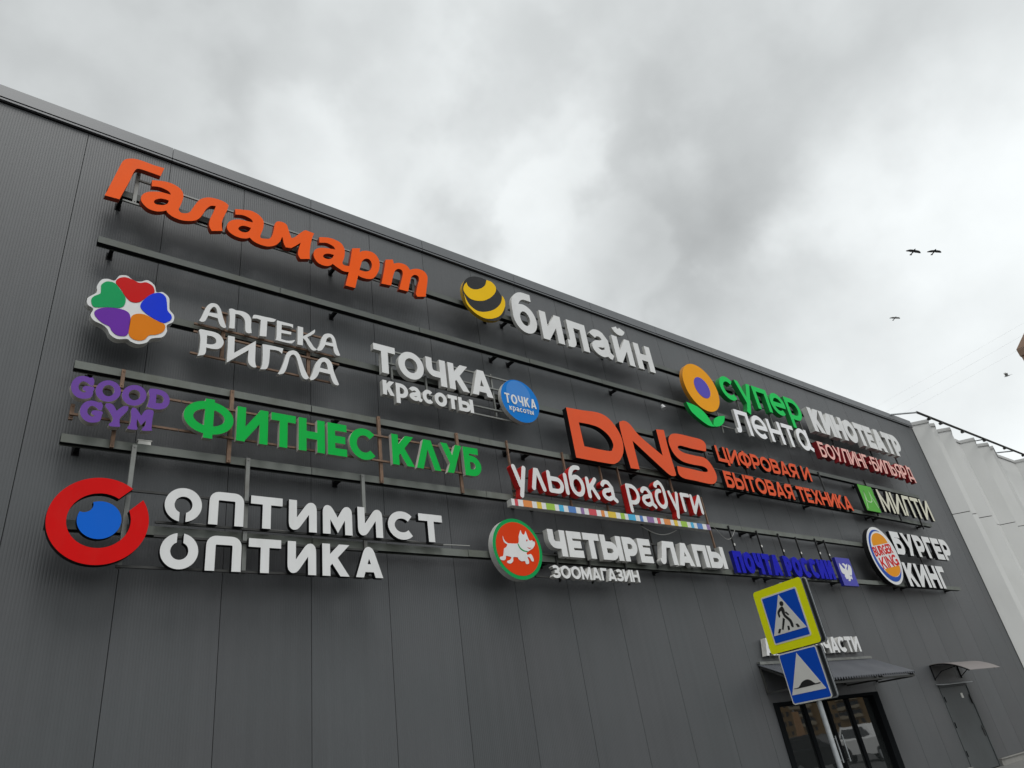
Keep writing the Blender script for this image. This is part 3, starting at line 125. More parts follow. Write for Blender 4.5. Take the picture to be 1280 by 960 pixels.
M = {}
M['white'] = face_mat('white_acrylic', (.65, .65, .645)); M['whiteside'] = mat('white_return', (.52, .515, .49), .5, var=.08, dirt='4d483c', dirt_amt=.5, dscale=5)
M['cleanwhite'] = mat('clean_white_acrylic', (.74, .74, .75), .4, spec=.25)
M['cream'] = face_mat('cream_acrylic', (.60, .585, .49))
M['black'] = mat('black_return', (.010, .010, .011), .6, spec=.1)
M['orange'] = face_mat('orange_acrylic', (.72, .130, .030), .12); M['orangeside'] = mat('orange_return', (.30, .035, .010), .45)
M['dnsorange'] = face_mat('vermilion_acrylic', (.60, .118, .068), .12)
M['green'] = face_mat('green_acrylic', (.004, .34, .068), .06)
M['superg'] = face_mat('mid_green_acrylic', (.028, .47, .11), .06); M['supergside'] = mat('mid_green_return', (.010, .20, .04), .45)
M['purple'] = face_mat('purple_acrylic', (.145, .078, .28), .08); M['putty'] = mat('putty_return', (.52, .49, .44), .55, var=.08, dirt='5a5144', dirt_amt=.4)
M['red'] = face_mat('red_acrylic', (.50, .026, .022), .1); M['redside'] = mat('red_return', (.46, .012, .010), .4)
M['crimson'] = mat('crimson_return', (.22, .008, .012), .4); M['pinkred'] = face_mat('pale_red_acrylic', (.72, .44, .40), .1)
M['blue'] = face_mat('blue_acrylic', (.004, .125, .48), .05); M['postblue'] = face_mat('deep_blue_acrylic', (.022, .026, .33), .05); M['postside'] = mat('deep_blue_return', (.012, .014, .22), .4)
M['postbox'] = face_mat('violet_blue_panel', (.085, .085, .32), .1)
M['skyblue'] = face_mat('sky_blue_acrylic', (.035, .17, .46), .06); M['paleblue'] = face_mat('pale_blue_acrylic', (.09, .22, .50), .06)
M['yellow'] = face_mat('yellow_acrylic', (.70, .45, .03), .05); M['gold'] = mat('yellow_return', (.45, .27, .02), .45)
M['glossblack'] = mat('gloss_black', (.008, .008, .009), .25, spec=.2, bump=.5, bscale=4)
M['amber'] = face_mat('amber_acrylic', (.68, .31, .022), .06); M['ambside'] = mat('amber_return', (.42, .17, .012), .45); M['violet'] = face_mat('violet_acrylic', (.10, .085, .36), .05)
M['petalred'] = face_mat('petal_red', (.44, .022, .018), .04); M['petalgreen'] = face_mat('petal_green', (.010, .26, .095), .04); M['petalblue'] = face_mat('petal_blue', (.022, .06, .50), .04)
M['petalpurple'] = face_mat('petal_purple', (.13, .045, .28), .04); M['petalorange'] = face_mat('petal_orange', (.56, .19, .010), .04)
M['dogred'] = face_mat('disc_red', (.52, .068, .022), .05); M['doggreen'] = face_mat('disc_green', (.008, .24, .075), .04)
M['miltigreen'] = face_mat('leaf_green_panel', (.10, .32, .065), .06); M['paleline'] = mat('pale_green_line', (.33, .52, .26), .45)
M['bkblue'] = face_mat('ring_blue', (.03, .075, .30), .04); M['bun'] = face_mat('bun_orange', (.60, .26, .025), .04); M['bkred'] = face_mat('lettering_red', (.48, .025, .022), .04)
M['sr'] = mat('stripe_red', (.50, .035, .05), .45); M['so'] = mat('stripe_orange', (.62, .20, .03), .45); M['sy'] = mat('stripe_yellow', (.62, .42, .02), .45); M['sg'] = mat('stripe_green', (.26, .44, .03), .45)
M['sc'] = mat('stripe_cyan', (.03, .34, .56), .45); M['sb'] = mat('stripe_blue', (.05, .16, .42), .45); M['sp'] = mat('stripe_purple', (.21, .11, .28), .45)
M['rail'] = mat('rail_cladding', (.088, .096, .088), .55, spec=.3, var=.12, vscale=2.2, dirt='4c4e42', dirt_amt=.75, dscale=1.7, bump=.15, bscale=30)
M['railold'] = mat('weathered_rail_cladding', (.130, .140, .126), .6, spec=.3, var=.14, vscale=2.2, dirt='4c4e42', dirt_amt=.75, dscale=1.7, bump=.15, bscale=30)
M['steel'] = mat('dark_steel', (.045, .045, .043), .6, metal=.1, spec=.25, var=.2, vscale=9); M['greytube'] = mat('grey_tube', (.17, .175, .165), .45, metal=.2, var=.15, vscale=8, dirt='4b3a2a', dirt_amt=.5)
M['rust'] = mat('rusty_steel', (.155, .095, .062), .8, var=.3, vscale=14, dirt='8a6a50', dirt_amt=.6, dscale=22)
M['cable'] = mat('grey_cable', (.30, .30, .28), .6)
M['flash'] = mat('parapet_sheet', (.095, .100, .106), .42, var=.06, vscale=1.3)
M['seam'] = mat('dark_joint', (.010, .010, .011), .9, spec=.1)
M['doorgrey'] = mat('painted_door', (.052, .058, .060), .55, var=.05, vscale=3, dirt='2c2e2e', dirt_amt=.4)
M['darkframe'] = mat('dark_aluminium', (.010, .011, .012), .6, spec=0.)
M['canopy'] = mat('canopy_sheet', (.060, .064, .074), .42, var=.08)
M['browncan'] = mat('brown_polycarbonate', (.15, .132, .126), .45, var=.05)
M['plinth'] = mat('plinth_render', (.20, .195, .18), .85, var=.12, bump=.3)
M['pleat'] = mat('pale_panel', (.56, .56, .545), .6, var=.03, vscale=.8, dirt='8a8a80', dirt_amt=.15, dscale=.7)
M['pleatcap'] = mat('pleat_cap', (.42, .42, .41), .5)
M['zinc'] = mat('galvanised', (.42, .44, .45), .45, metal=.5, var=.12, vscale=20)
M['signyel'] = mat('fluorescent_yellow', (.80, .82, .010), .5, var=.02, spec=.1); M['signblue'] = mat('sign_blue', (.006, .075, .50), .5, var=.03, spec=.1); M['signwhite'] = mat('sign_white', (.68, .67, .63), .5, var=.03, spec=.1)
M['signblack'] = mat('sign_black', (.012, .012, .012), .5); M['flange'] = mat('sign_flange', (.04, .045, .05), .6)
M['signback'] = mat('sign_back', (.045, .05, .055), .6, var=.15)
M['asphalt'] = mat('asphalt', (.05, .05, .05), .9, var=.2, vscale=2, bump=.5, bscale=90); M['paving'] = mat('paving', (.13, .128, .12), .9, var=.12, bump=.4); M['kerb'] = mat('kerb_stone', (.30, .29, .27), .9, var=.1)
M['bird'] = mat('crow_black', (.010, .010, .011), .7); M['gull'] = mat('gull_grey', (.33, .33, .32), .7)
M['brick'] = mat('tower_brick', (.30, .19, .125), .85, var=.1); M['brickpale'] = mat('tower_roof', (.20, .13, .09), .85)
M['blockbrown'] = mat('block_ochre', (.34, .22, .105), .85, var=.1); M['blockpale'] = mat('balcony_pale', (.50, .42, .30), .8); M['winglass'] = mat('window_dark', (.05, .055, .06), .2)
M['carwhite'] = mat('car_white', (.80, .80, .79), .25); M['cardark'] = mat('car_dark', (.03, .032, .036), .25); M['carglass'] = mat('car_glass', (.015, .017, .02), .08); M['tyre'] = mat('tyre', (.02, .02, .02), .8); M['lampred'] = mat('tail_lamp', (.35, .012, .01), .3); M['banner'] = mat('banner_orange', (.75, .42, .20), .6)
M['wire'] = mat('pale_wire', (.6, .6, .6), .5)
M['lens'] = mat('lamp_lens', (.5, .5, .5), .3)
def glass_mat():
    m = bpy.data.materials.new('shop_glass'); m.use_nodes = True; b = m.node_tree.nodes['Principled BSDF']
    b.inputs['Base Color'].default_value = (.02, .022, .022, 1); b.inputs['Roughness'].default_value = .02; b.inputs['IOR'].default_value = 2.2
    t = m.node_tree; geo = t.nodes.new('ShaderNodeNewGeometry'); n = t.nodes.new('ShaderNodeTexNoise'); t.links.new(geo.outputs['Position'], n.inputs['Vector']); n.inputs['Scale'].default_value = 1.6
    bn = t.nodes.new('ShaderNodeBump'); bn.inputs['Strength'].default_value = .05; bn.inputs['Distance'].default_value = .02; t.links.new(n.outputs[0], bn.inputs['Height']); t.links.new(bn.outputs[0], b.inputs['Normal'])
    return m
M['glass'] = glass_mat()
def facade_mat():
    m = bpy.data.materials.new('ribbed_dark_panel'); m.use_nodes = True; t = m.node_tree; b = t.nodes['Principled BSDF']
    b.inputs['Roughness'].default_value = .46; b.inputs['Specular IOR Level'].default_value = .45
    geo = t.nodes.new('ShaderNodeNewGeometry'); sp = t.nodes.new('ShaderNodeSeparateXYZ'); t.links.new(geo.outputs['Position'], sp.inputs[0])
    px = math_n(t, 'FLOOR', math_n(t, 'DIVIDE', sp.outputs[0], 1.15))
    wn_ = t.nodes.new('ShaderNodeTexWhiteNoise'); wn_.noise_dimensions = '1D'; t.links.new(px, wn_.inputs['W'])
    tone = math_n(t, 'MULTIPLY_ADD', wn_.outputs[0], .12, .94)
    n = t.nodes.new('ShaderNodeTexNoise'); mp = t.nodes.new('ShaderNodeMapping'); mp.inputs['Scale'].default_value = (1, 1, .6); t.links.new(geo.outputs['Position'], mp.inputs[0]); t.links.new(mp.outputs[0], n.inputs['Vector'])
    n.inputs['Scale'].default_value = 1.1; n.inputs['Detail'].default_value = 7; n.inputs['Roughness'].default_value = .6
    tone2 = math_n(t, 'MULTIPLY', tone, math_n(t, 'MULTIPLY_ADD', n.outputs[0], .30, .85))
    # faint rain streaks running down the sheets
    n3 = t.nodes.new('ShaderNodeTexNoise'); mp3 = t.nodes.new('ShaderNodeMapping'); mp3.inputs['Scale'].default_value = (9, 1, .22); t.links.new(geo.outputs['Position'], mp3.inputs[0]); t.links.new(mp3.outputs[0], n3.inputs['Vector'])
    n3.inputs['Scale'].default_value = 1.0; n3.inputs['Detail'].default_value = 6
    tone2 = math_n(t, 'MULTIPLY', tone2, math_n(t, 'MULTIPLY_ADD', n3.outputs[0], .26, .87))
    n4 = t.nodes.new('ShaderNodeTexNoise'); t.links.new(geo.outputs['Position'], n4.inputs['Vector']); n4.inputs['Scale'].default_value = .55; n4.inputs['Detail'].default_value = 2
    hue = t.nodes.new('ShaderNodeMix'); hue.data_type = 'RGBA'; t.links.new(n4.outputs[0], hue.inputs[0]); hue.inputs[6].default_value = (.062, .069, .072, 1); hue.inputs[7].default_value = (.071, .070, .074, 1)
    sc = t.nodes.new('ShaderNodeVectorMath'); sc.operation = 'SCALE'; t.links.new(hue.outputs[2], sc.inputs[0]); t.links.new(tone2, sc.inputs['Scale']); t.links.new(sc.outputs[0], b.inputs['Base Color'])
    rib = math_n(t, 'PINGPONG', math_n(t, 'MULTIPLY', sp.outputs[0], 1/.0325), .5)
    ribc = math_n(t, 'SMOOTH_MIN', math_n(t, 'MULTIPLY', rib, 2.0), .62, .25)
    bn = t.nodes.new('ShaderNodeBump'); bn.inputs['Strength'].default_value = .5; bn.inputs['Distance'].default_value = .005; t.links.new(ribc, bn.inputs['Height']); t.links.new(bn.outputs[0], b.inputs['Normal'])
    return m
M['facade'] = facade_mat()

# ------------------------------------------------------------------ object helpers
OFF = {}
def tag(o, label=None, cat=None, group=None, kind=None):
    if label: o['label'] = label
    if cat: o['category'] = cat
    if group: o['group'] = group
    if kind: o['kind'] = kind
    return o
def empty(name, loc, label, cat, group=None):
    o = bpy.data.objects.new(name, None); o.empty_display_size = .2; COL.objects.link(o); o.location = loc; OFF[o.name] = Vector(loc)
    return tag(o, label, cat, group)
def link(name, verts, faces, mats, fmat=None, parent=None, smooth=False, loc=None):
    """one mesh object; verts are world coordinates, faces index lists, fmat one slot per face"""
    off = OFF[parent.name] if parent is not None else Vector(loc if loc else (0, 0, 0))
    me = bpy.data.meshes.new(name); me.from_pydata([tuple(Vector(v) - off) for v in verts], [], faces); 
    for m in (mats if isinstance(mats, (list, tuple)) else [mats]): me.materials.append(m)
    if fmat: me.polygons.foreach_set('material_index', fmat)
    if smooth: me.polygons.foreach_set('use_smooth', [True]*len(faces))
    bm = bmesh.new(); bm.from_mesh(me); bmesh.ops.recalc_face_normals(bm, faces=bm.faces); bm.to_mesh(me); bm.free()
    me.update()
    o = bpy.data.objects.new(name, me); COL.objects.link(o)
    if parent is not None: o.parent = parent
    else: o.location = off
    OFF[o.name] = off
    return o
class MB:
    def __init__(s): s.v = []; s.f = []; s.m = []
    def add(s, v, f, mi=0):
        k = len(s.v); s.v += [Vector(p) for p in v]; s.f += [[i+k for i in q] for q in f]; s.m += [mi]*len(f)
    def box(s, x0, x1, y0, y1, z0, z1, mi=0):
        s.add([(x, y, z) for z in (z0, z1) for y in (y0, y1) for x in (x0, x1)], [(0, 2, 3, 1), (4, 5, 7, 6), (0, 1, 5, 4), (2, 6, 7, 3), (0, 4, 6, 2), (1, 3, 7, 5)], mi)
    def tube(s, a, b, r, n=8, mi=0, r2=None):
        a, b = Vector(a), Vector(b); d = (b-a).normalized(); u = d.orthogonal().normalized(); w = d.cross(u); r2 = r if r2 is None else r2
        v = [a + (u*math.cos(2*math.pi*i/n) + w*math.sin(2*math.pi*i/n))*r for i in range(n)] + [b + (u*math.cos(2*math.pi*i/n) + w*math.sin(2*math.pi*i/n))*r2 for i in range(n)]
        s.add(v, [(i, (i+1) % n, n+(i+1) % n, n+i) for i in range(n)] + [tuple(range(n))[::-1], tuple(range(n, 2*n))], mi)
    def path(s, pts, r, n=6, mi=0):
        for a, b in zip(pts, pts[1:]): s.tube(a, b, r, n, mi)
    def bar(s, a, b, wx, wy, mi=0):
        a, b = Vector(a), Vector(b); d = (b-a).normalized(); ref = Vector((0, 1, 0)) if abs(d.y) < .9 else Vector((0, 0, 1))
        u = d.cross(ref).normalized(); w = d.cross(u).normalized()
        v = [p + u*wx/2*i + w*wy/2*j for p in (a, b) for i, j in ((-1, -1), (1, -1), (1, 1), (-1, 1))]
        s.add(v, [(0, 1, 2, 3), (7, 6, 5, 4), (0, 4, 5, 1), (1, 5, 6, 2), (2, 6, 7, 3), (3, 7, 4, 0)], mi)
    def build(s, name, mats, parent=None, smooth=False, loc=None): return link(name, s.v, s.f, mats, s.m, parent, smooth, loc)

# ------------------------------------------------------------------ flat shapes -> solid plates
def smooth_path(pts, n=5):
    """closed outline; plain points are joined by a Catmull-Rom curve, points with a third value are sharp corners"""
    out = []; L = len(pts)
    for i in range(L):
        p0, p1, p2, p3 = pts[i-1], pts[i], pts[(i+1) % L], pts[(i+2) % L]
        c1, c2 = len(p1) > 2, len(p2) > 2
        q0 = p1 if c1 else p0; q3 = p2 if c2 else p3
        if c1 and c2: out.append(p1[:2]); continue
        for k in range(n):
            t = k/n; a = []
            for j in (0, 1):
                a.append(.5*((2*p1[j]) + (-q0[j]+p2[j])*t + (2*q0[j]-5*p1[j]+4*p2[j]-q3[j])*t*t + (-q0[j]+3*p1[j]-3*p2[j]+q3[j])*t**3))
            out.append(tuple(a))
    return out
def ellipse(cx, cz, rx, rz=None, n=48, a0=0, a1=None):
    rz = rx if rz is None else rz
    if a1 is None: return [(cx+rx*math.cos(2*math.pi*i/n), cz+rz*math.sin(2*math.pi*i/n)) for i in range(n)]
    return [(cx+rx*math.cos(a0+(a1-a0)*i/n), cz+rz*math.sin(a0+(a1-a0)*i/n)) for i in range(n+1)]
def FACADE(x, z, d): return (x, -d, z)
def plate(name, adds, cuts, d1, d0, mats, parent=None, to3=FACADE, bevel=0., label=None, loc=None):
    """union of outlines minus cut outlines, extruded from depth d0 to the front at depth d1"""
    vs_, fs = [], []
    for poly in list(adds) + list(cuts):
        poly = [tuple(p[:2]) for p in poly]
        if sum(poly[i-1][0]*poly[i][1]-poly[i][0]*poly[i-1][1] for i in range(len(poly))) < 0: poly.reverse()
        fs.append(list(range(len(vs_), len(vs_)+len(poly)))); vs_ += [Vector(p[:2]) for p in poly]
    V, E, F, ov, oe, of = delaunay_2d_cdt(vs_, [], fs, 1, 1e-5, True)
    na = len(adds)
    keep = [list(f) for f, o in zip(F, of) if any(i < na for i in o) and not any(i >= na for i in o)]
    used = sorted({i for f in keep for i in f}); mp = {i: k for k, i in enumerate(used)}
    P = [V[i] for i in used]; keep = [[mp[i] for i in f] for f in keep]
    n = len(P); edges = {}
    for f in keep:
        area = sum(P[f[i]].x*P[f[(i+1) % len(f)]].y - P[f[(i+1) % len(f)]].x*P[f[i]].y for i in range(len(f)))
        if area < 0: f.reverse()
        for i in range(len(f)): edges[(f[i], f[(i+1) % len(f)])] = 1
    v3 = [to3(p.x, p.y, d1) for p in P] + [to3(p.x, p.y, d0) for p in P]
    faces = list(keep) + [[i+n for i in reversed(f)] for f in keep]; fm = [0]*len(keep) + [1]*len(keep)
    for (a, b) in edges:
        if (b, a) not in edges: faces.append([b, a, a+n, b+n]); fm.append(1)
    if not isinstance(mats, (list, tuple)): mats = [mats, mats]
    o = link(name, v3, faces, mats, fm, parent, loc=loc)
    if label: o['label'] = label
    return o

# ------------------------------------------------------------------ a stroke alphabet
def arc(cx, cy, rx, ry, a0, a1, n=14): return [(cx+rx*math.cos(R(a0+(a1-a0)*i/n)), cy+ry*math.sin(R(a0+(a1-a0)*i/n))) for i in range(n+1)]
def bowl(x0, y0, x1, y1, top=True, bot=True):
    ry = (y1-y0)/2; rx = min(ry*1.05, (x1-x0)*.95)
    return ([(x0, y1)] if top else []) + arc(x1-rx, y1-ry, rx, ry, 90, -90) + ([(x0, y0)] if bot else [])
def fillet(pts, r, n=6):
    out = [pts[0]]
    for i in range(1, len(pts)-1):
        p0, p, p1 = (Vector(q) for q in (pts[i-1], pts[i], pts[i+1])); rr = r[i] if isinstance(r, (list, tuple)) else r
        if rr <= 0: out.append(tuple(p)); continue
        a = (p0-p).normalized(); b = (p1-p).normalized(); ang = a.angle(b); L = min(rr/math.tan(ang/2), (p0-p).length*.9, (p1-p).length*.9)
        A, B = p+a*L, p+b*L
        for k in range(n+1):
            t = k/n; out.append(tuple(A*(1-t)**2 + p*2*t*(1-t) + B*t*t))
    return out + [pts[-1]]
WID = dict(zip('АБВГДЕЗИЙКЛМНОПРСТУФХЦЧЫЬЯDNSGYMBURKEI', [.80, .66, .68, .58, .82, .60, .64, .76, .76, .72, .74, .90, .74, .84, .74, .66, .76, .68, .76, .95, .76, .80, .68, .92, .64, .70, .78, .76, .66, .80, .78, .92, .68, .74, .70, .72, .60, .22]))
WID.update(dict(zip('абгдейиклмнопрстуыɑя', [.98, 1.0, .72, 1.0, .98, .96, .96, .92, .98, 1.1, .92, 1.06, .92, .98, .90, .82, .96, 1.34, 1.0, .9])))
WID.update({'·': .30, ' ': .42, 'Λ': .84, '1': .95, '2': .95, 'и2': .8})
def glyph(ch, W, w, st):
    """strokes (points, extend_start, extend_end) on a cap height (or x-height) of 1; curves inside h..1-h"""
    h = w/2; l, r, b, t = h, W-h, h, 1-h; S = []
    def s(pts, e0=0, e1=0): S.append((pts, e0, e1))
    if ch in 'АA':
        dx = w*.58; cxo = W/2
        s([(dx, 0), (cxo-dx*.10, 1)], 1, 1); s([(W-dx, 0), (cxo+dx*.10, 1)], 1, 1); y = .19+h*.6; k = (cxo-dx)*y; s([(dx+k, y), (W-dx-k, y)])
    elif ch == 'Б': s([(l, 0), (l, 1)]); s([(l, t), (W*.90, t)]); s(bowl(l, b, r, .60))
    elif ch in 'ВB': s([(l, 0), (l, 1)]); s(bowl(l, .5, r-.05*W, t)); s(bowl(l, b, r, .5))
    elif ch == 'Г': s([(l, 0), (l, 1)]); s([(l, t), (W, t)])
    elif ch == 'Д': s([(l+.08, .12+h), (l+.20, t)], 0, 1); s([(l+.12, t), (r-.08, t)]); s([(r-.08, .12), (r-.08, 1)]); s([(0, .10+h), (W, .10+h)]); s([(l*.9, -.12), (l*.9, .2)]); s([(W-l*.9, -.12), (W-l*.9, .2)])
    elif ch in 'ЕE': s([(l, 0), (l, 1)]); s([(l, t), (W, t)]); s([(l, .5), (W*.92, .5)]); s([(l, b), (W, b)])
    elif ch == 'З':
        s(arc(W*.42, t-(t-.5)/2, W*.50-h, (t-.5)/2, 150, -90)); s(arc(W*.42, b+(.5-b)/2, W*.58-h, (.5-b)/2, 90, -155)); s([(W*.28, .5), (W*.45, .5)])
    elif ch == 'И': s([(l, 0), (l, 1)]); s([(r, 0), (r, 1)]); s([(l, .0+h*.6), (r, 1-h*.6)])
    elif ch in 'КK': s([(l, 0), (l, 1)]); s([(l, .36), (W-w*.62, 1)], 0, 1); s([(l+(W-l)*.26, .60), (W-w*.62, 0)], 0, 1)
    elif ch == 'Λ': s([(w*.55, 0), (W/2-.02, 1)], 1, 1); s([(W-w*.55, 0), (W/2+.02, 1)], 1, 1)
    elif ch == 'Л': s(fillet([(0, b), (w*.30, b), (l+W*.20, t), (r, t), (r, 0)], [0, .08, 0, 0, 0]))
    elif ch in 'МM': s([(l, 0), (l, 1)]); s([(r, 0), (r, 1)]); s([(l, t), (W/2, .16), (r, t)])
    elif ch == 'Н': s([(l, 0), (l, 1)]); s([(r, 0), (r, 1)]); s([(l, .5), (r, .5)])
    elif ch == 'О': s(arc(W/2, .5, W/2-h, .5-h, 84, 276, 20)); s(arc(W/2, .5, W/2-h, .5-h, -96, 96, 20))
    elif ch == 'П': s([(l, 0), (l, t), (r, t), (r, 0)])
    elif ch in 'РP': s([(l, 0), (l, 1)]); s(bowl(l, .37, r, t))
    elif ch == 'R': s([(l, 0), (l, 1)]); s(bowl(l, .40, r-.02, t)); s([(W*.45, .42), (r, 0)], 0, 1)
    elif ch == 'Я': s([(r, 0), (r, 1)]); s([(W-p[0], p[1]) for p in bowl(l, .40, r, t)]); s([(W*.58, .44), (l+w*.12, 0)], 0, 1)
    elif ch == 'С': s(arc(W*.54, .5, W*.54-h, .5-h, 42, 318, 24))
    elif ch == 'Т': s([(W/2, 0), (W/2, 1)]); s([(0, t), (W, t)])
    elif ch in 'УY': s([(w*.55, 1), (W*.5, .36)], 1, 0); s([(W-w*.55, 1), (W*.36, 0)] if ch == 'У' else [(W-w*.55, 1), (W*.5, .36)], 1, 1)
    if ch == 'Y': s([(W/2, 0), (W/2, .45)])
    if ch == 'Ф': s([(W/2, -.06), (W/2, 1.06)]); s(arc(W/2, .52, W/2-h, .38-h*.2, 84, 276, 20)); s(arc(W/2, .52, W/2-h, .38-h*.2, -96, 96, 20))
    elif ch == 'Х': s([(w*.6, 0), (W-w*.6, 1)], 1, 1); s([(w*.6, 1), (W-w*.6, 0)], 1, 1)
    elif ch == 'Ц': s([(l, 1), (l, b), (r-.10, b), (r-.10, 1)]); s([(r-.10, b), (W-h*.8, b), (W-h*.8, -.17)])
    elif ch == 'Ч': s([(r, 0), (r, 1)]); s([(l, 1)] + arc(l+W*.26, .66, W*.26, .24, 180, 270) + [(r, .42)])
    elif ch == 'Ы': s([(l, 0), (l, 1)]); s(bowl(l, b, W*.66, .60)); s([(r, 0), (r, 1)])
    elif ch == 'Ь': s([(l, 0), (l, 1)]); s(bowl(l, b, r, .60))
    elif ch == 'N': s([(l, 0), (l, 1)]); s([(r, 0), (r, 1)]); s([(l, 1-h*.6), (r, h*.6)])
    elif ch == 'U': s([(l, 1)] + arc(W/2, .36, W/2-h, .36-h, 180, 360) + [(r, 1)])
    elif ch == 'G': s(arc(W*.52, .5, W*.52-h, .5-h, 45, 345, 24)); s([(W*.58, .46), (W, .46)]); s([(r, .06), (r, .5)])
    elif ch == 'I': s([(W/2, 0), (W/2, 1)])
    elif ch == '·': s(arc(W/2, .5, w*.28, w*.28, 0, 350, 12))
    # ---- custom rounded capitals with split rings
    elif ch == '1': s(arc(W/2, .5, W/2-h, .5-h, -72, 252, 30))
    elif ch == '2': s(arc(W/2, .5, W/2-h, .5-h, 108, 432, 30))
    # ---- lower case on the x-height
    elif ch == 'а': s(arc(W*.44, 1-h-.26, W*.34, .26, 158, 60, 8) + [(r-.06, .66), (r-.06, .18), (W, 0+h*.5)]); s([(r-.06, .60)] + arc(l+.30, .30, .30, .30-h, 90, 270, 16) + [(r-.06, .22)])
    elif ch == 'ɑ': s(arc(W*.44, .5, W*.44-h, .5-h, 84, 276, 18)); s(arc(W*.44, .5, W*.44-h, .5-h, -96, 96, 18)); s([(r-.10, 1), (r-.10, .18), (W+.02, h)])
    elif ch == 'б': s(arc(W/2, .5-h*.0, W/2-h, .5-h, 84, 276, 18)); s(arc(W/2, .5, W/2-h, .5-h, -96, 96, 18)); s([(W*.90, 1.45-h)] + arc(l+.42, .82, .42, .63-h, 90, 180, 8) + [(l, .5)])
    elif ch == 'г': s([(l, 0), (l, 1)]); s([(l, t), (W, t)])
    elif ch == 'д': s(arc(W/2, .5, W/2-h, .5-h, 84, 276, 18)); s([(l+.03, 1.16)] + arc(l+.40, 1.42-h-.36, .36, .36, 150, 80, 6) + arc(r-.40, .92, .40, .46, 70, 0, 8) + arc(W/2, .5, W/2-h, .5-h, 0, -90, 10))
    elif ch == 'е': s([(W*.04+h, .48), (r, .48)] + arc(W/2, .5, W/2-h, .5-h, 0, 310, 26))
    elif ch in 'ий': s([(l, 0), (l, 1)]); s([(r, 0), (r, 1)]); s([(l, h*.6), (r, 1-h*.6)])
    elif ch == 'к': s([(l, 0), (l, 1)]); s([(l, .38), (W-w*.62, 1)], 0, 1); s([(l+(W-l)*.28, .62), (W-w*.6, 0)], 0, 1)
    elif ch == 'л': s(fillet([(-.02, b), (l+W*.10, b), (W*.24, t), (r, t), (r, 0)], [0, .14, 0, 0, 0]) if st != 'tilt' else [(w*.55, 0), (W*.42, 1-h), (W*.52, 1-h), (W-w*.5, 0)])
    elif ch == 'н': s([(l, 0), (l, 1)]); s([(r, 0), (r, 1)]); s([(l, .5), (r, .5)])
    elif ch == 'о': s(arc(W/2, .5, W/2-h, .5-h, 84, 276, 18)); s(arc(W/2, .5, W/2-h, .5-h, -96, 96, 18))
    elif ch == 'п': s([(l, 0), (l, t), (r, t), (r, 0)])
    elif ch == 'р': s([(l, -.40), (l, 1)]); s(bowl(l, b, r, t))
    elif ch == 'с': s(arc(W*.54, .5, W*.54-h, .5-h, 45, 315, 22))
    elif ch == 'т': s([(W/2, 0), (W/2, 1)]); s([(0, t), (W, t)])
    elif ch == 'у': s([(w*.55, 1), (W*.5, .10)], 1, 0); s([(W-w*.55, 1), (W*.40, -.18), (W*.30, -.36)] if st != 'tilt' else [(W-w*.55, 1), (W*.44, -.40)], 1, 1 if st == 'tilt' else 0)
    elif ch == 'ы': s([(l, 0), (l, 1)]); s(bowl(l, b, W*.68, .64)); s([(r, 0), (r, 1)])
    if ch == 'й': s(arc(W/2, 1.44, W*.24, .22, 200, 340, 10))
    return S
LOWX = set('абгдейиклмнопрстуыɑ')
def clip_y(poly, y, above):
    out = []; n = len(poly)
    for i in range(n):
        a, b = poly[i], poly[(i+1) % n]; ia = (a[1] >= y) == above; ib = (b[1] >= y) == above
        if ia: out.append(a)
        if ia != ib:
            t = (y-a[1])/(b[1]-a[1]); out.append((a[0]+(b[0]-a[0])*t, y))
    return out
def stroke_polys(pts, w, e0, e1, rnd, clip):
    pts = [Vector(p) for i, p in enumerate(pts) if i == 0 or (Vector(p)-Vector(pts[i-1])).length > 1e-4]
    if e0: pts[0] = pts[0] + (pts[0]-pts[1]).normalized()*w
    if e1: pts[-1] = pts[-1] + (pts[-1]-pts[-2]).normalized()*w
    n = len(pts); offs = []
    for i in range(n):
        d0 = (pts[i]-pts[i-1]).normalized() if i else None; d1 = (pts[i+1]-pts[i]).normalized() if i < n-1 else None
        a = d0 or d1; bb = d1 or d0
        na, nb = Vector((-a.y, a.x)), Vector((-bb.y, bb.x)); m = (na+nb)
        if m.length < 1e-3: m = na
        m.normalize(); k = 1/max(.34, m.dot(na)); offs.append(m*(w/2)*k)
    polys = []
    for i in range(n-1):
        q = [pts[i]+offs[i], pts[i+1]+offs[i+1], pts[i+1]-offs[i+1], pts[i]-offs[i]]
        cr = [(q[j]-q[j-1]).cross(q[(j+1) % 4]-q[j]) for j in range(4)]
        if min(cr)*max(cr) <= 0:          # too tight a bend for a mitre: square segment with a round joint
            d = (pts[i+1]-pts[i]).normalized(); nn = Vector((-d.y, d.x))*(w/2)
            q = [pts[i]+nn, pts[i+1]+nn, pts[i+1]-nn, pts[i]-nn]
            for e in ([pts[i]] if i else []) + ([pts[i+1]] if i < n-2 else []): polys.append([(e.x+w/2*math.cos(2*math.pi*j/20+.01), e.y+w/2*math.sin(2*math.pi*j/20+.01)) for j in range(20)])
        polys.append([tuple(v) for v in q])
    if rnd:
        for p in (pts[0], pts[-1]): polys.append([(p.x+w/2*math.cos(2*math.pi*i/14), p.y+w/2*math.sin(2*math.pi*i/14)) for i in range(14)])
    if clip:
        for lo, hi in [clip]: polys = [clip_y(clip_y(q, lo, True), hi, False) for q in polys]
    return [q for q in polys if len(q) > 2]
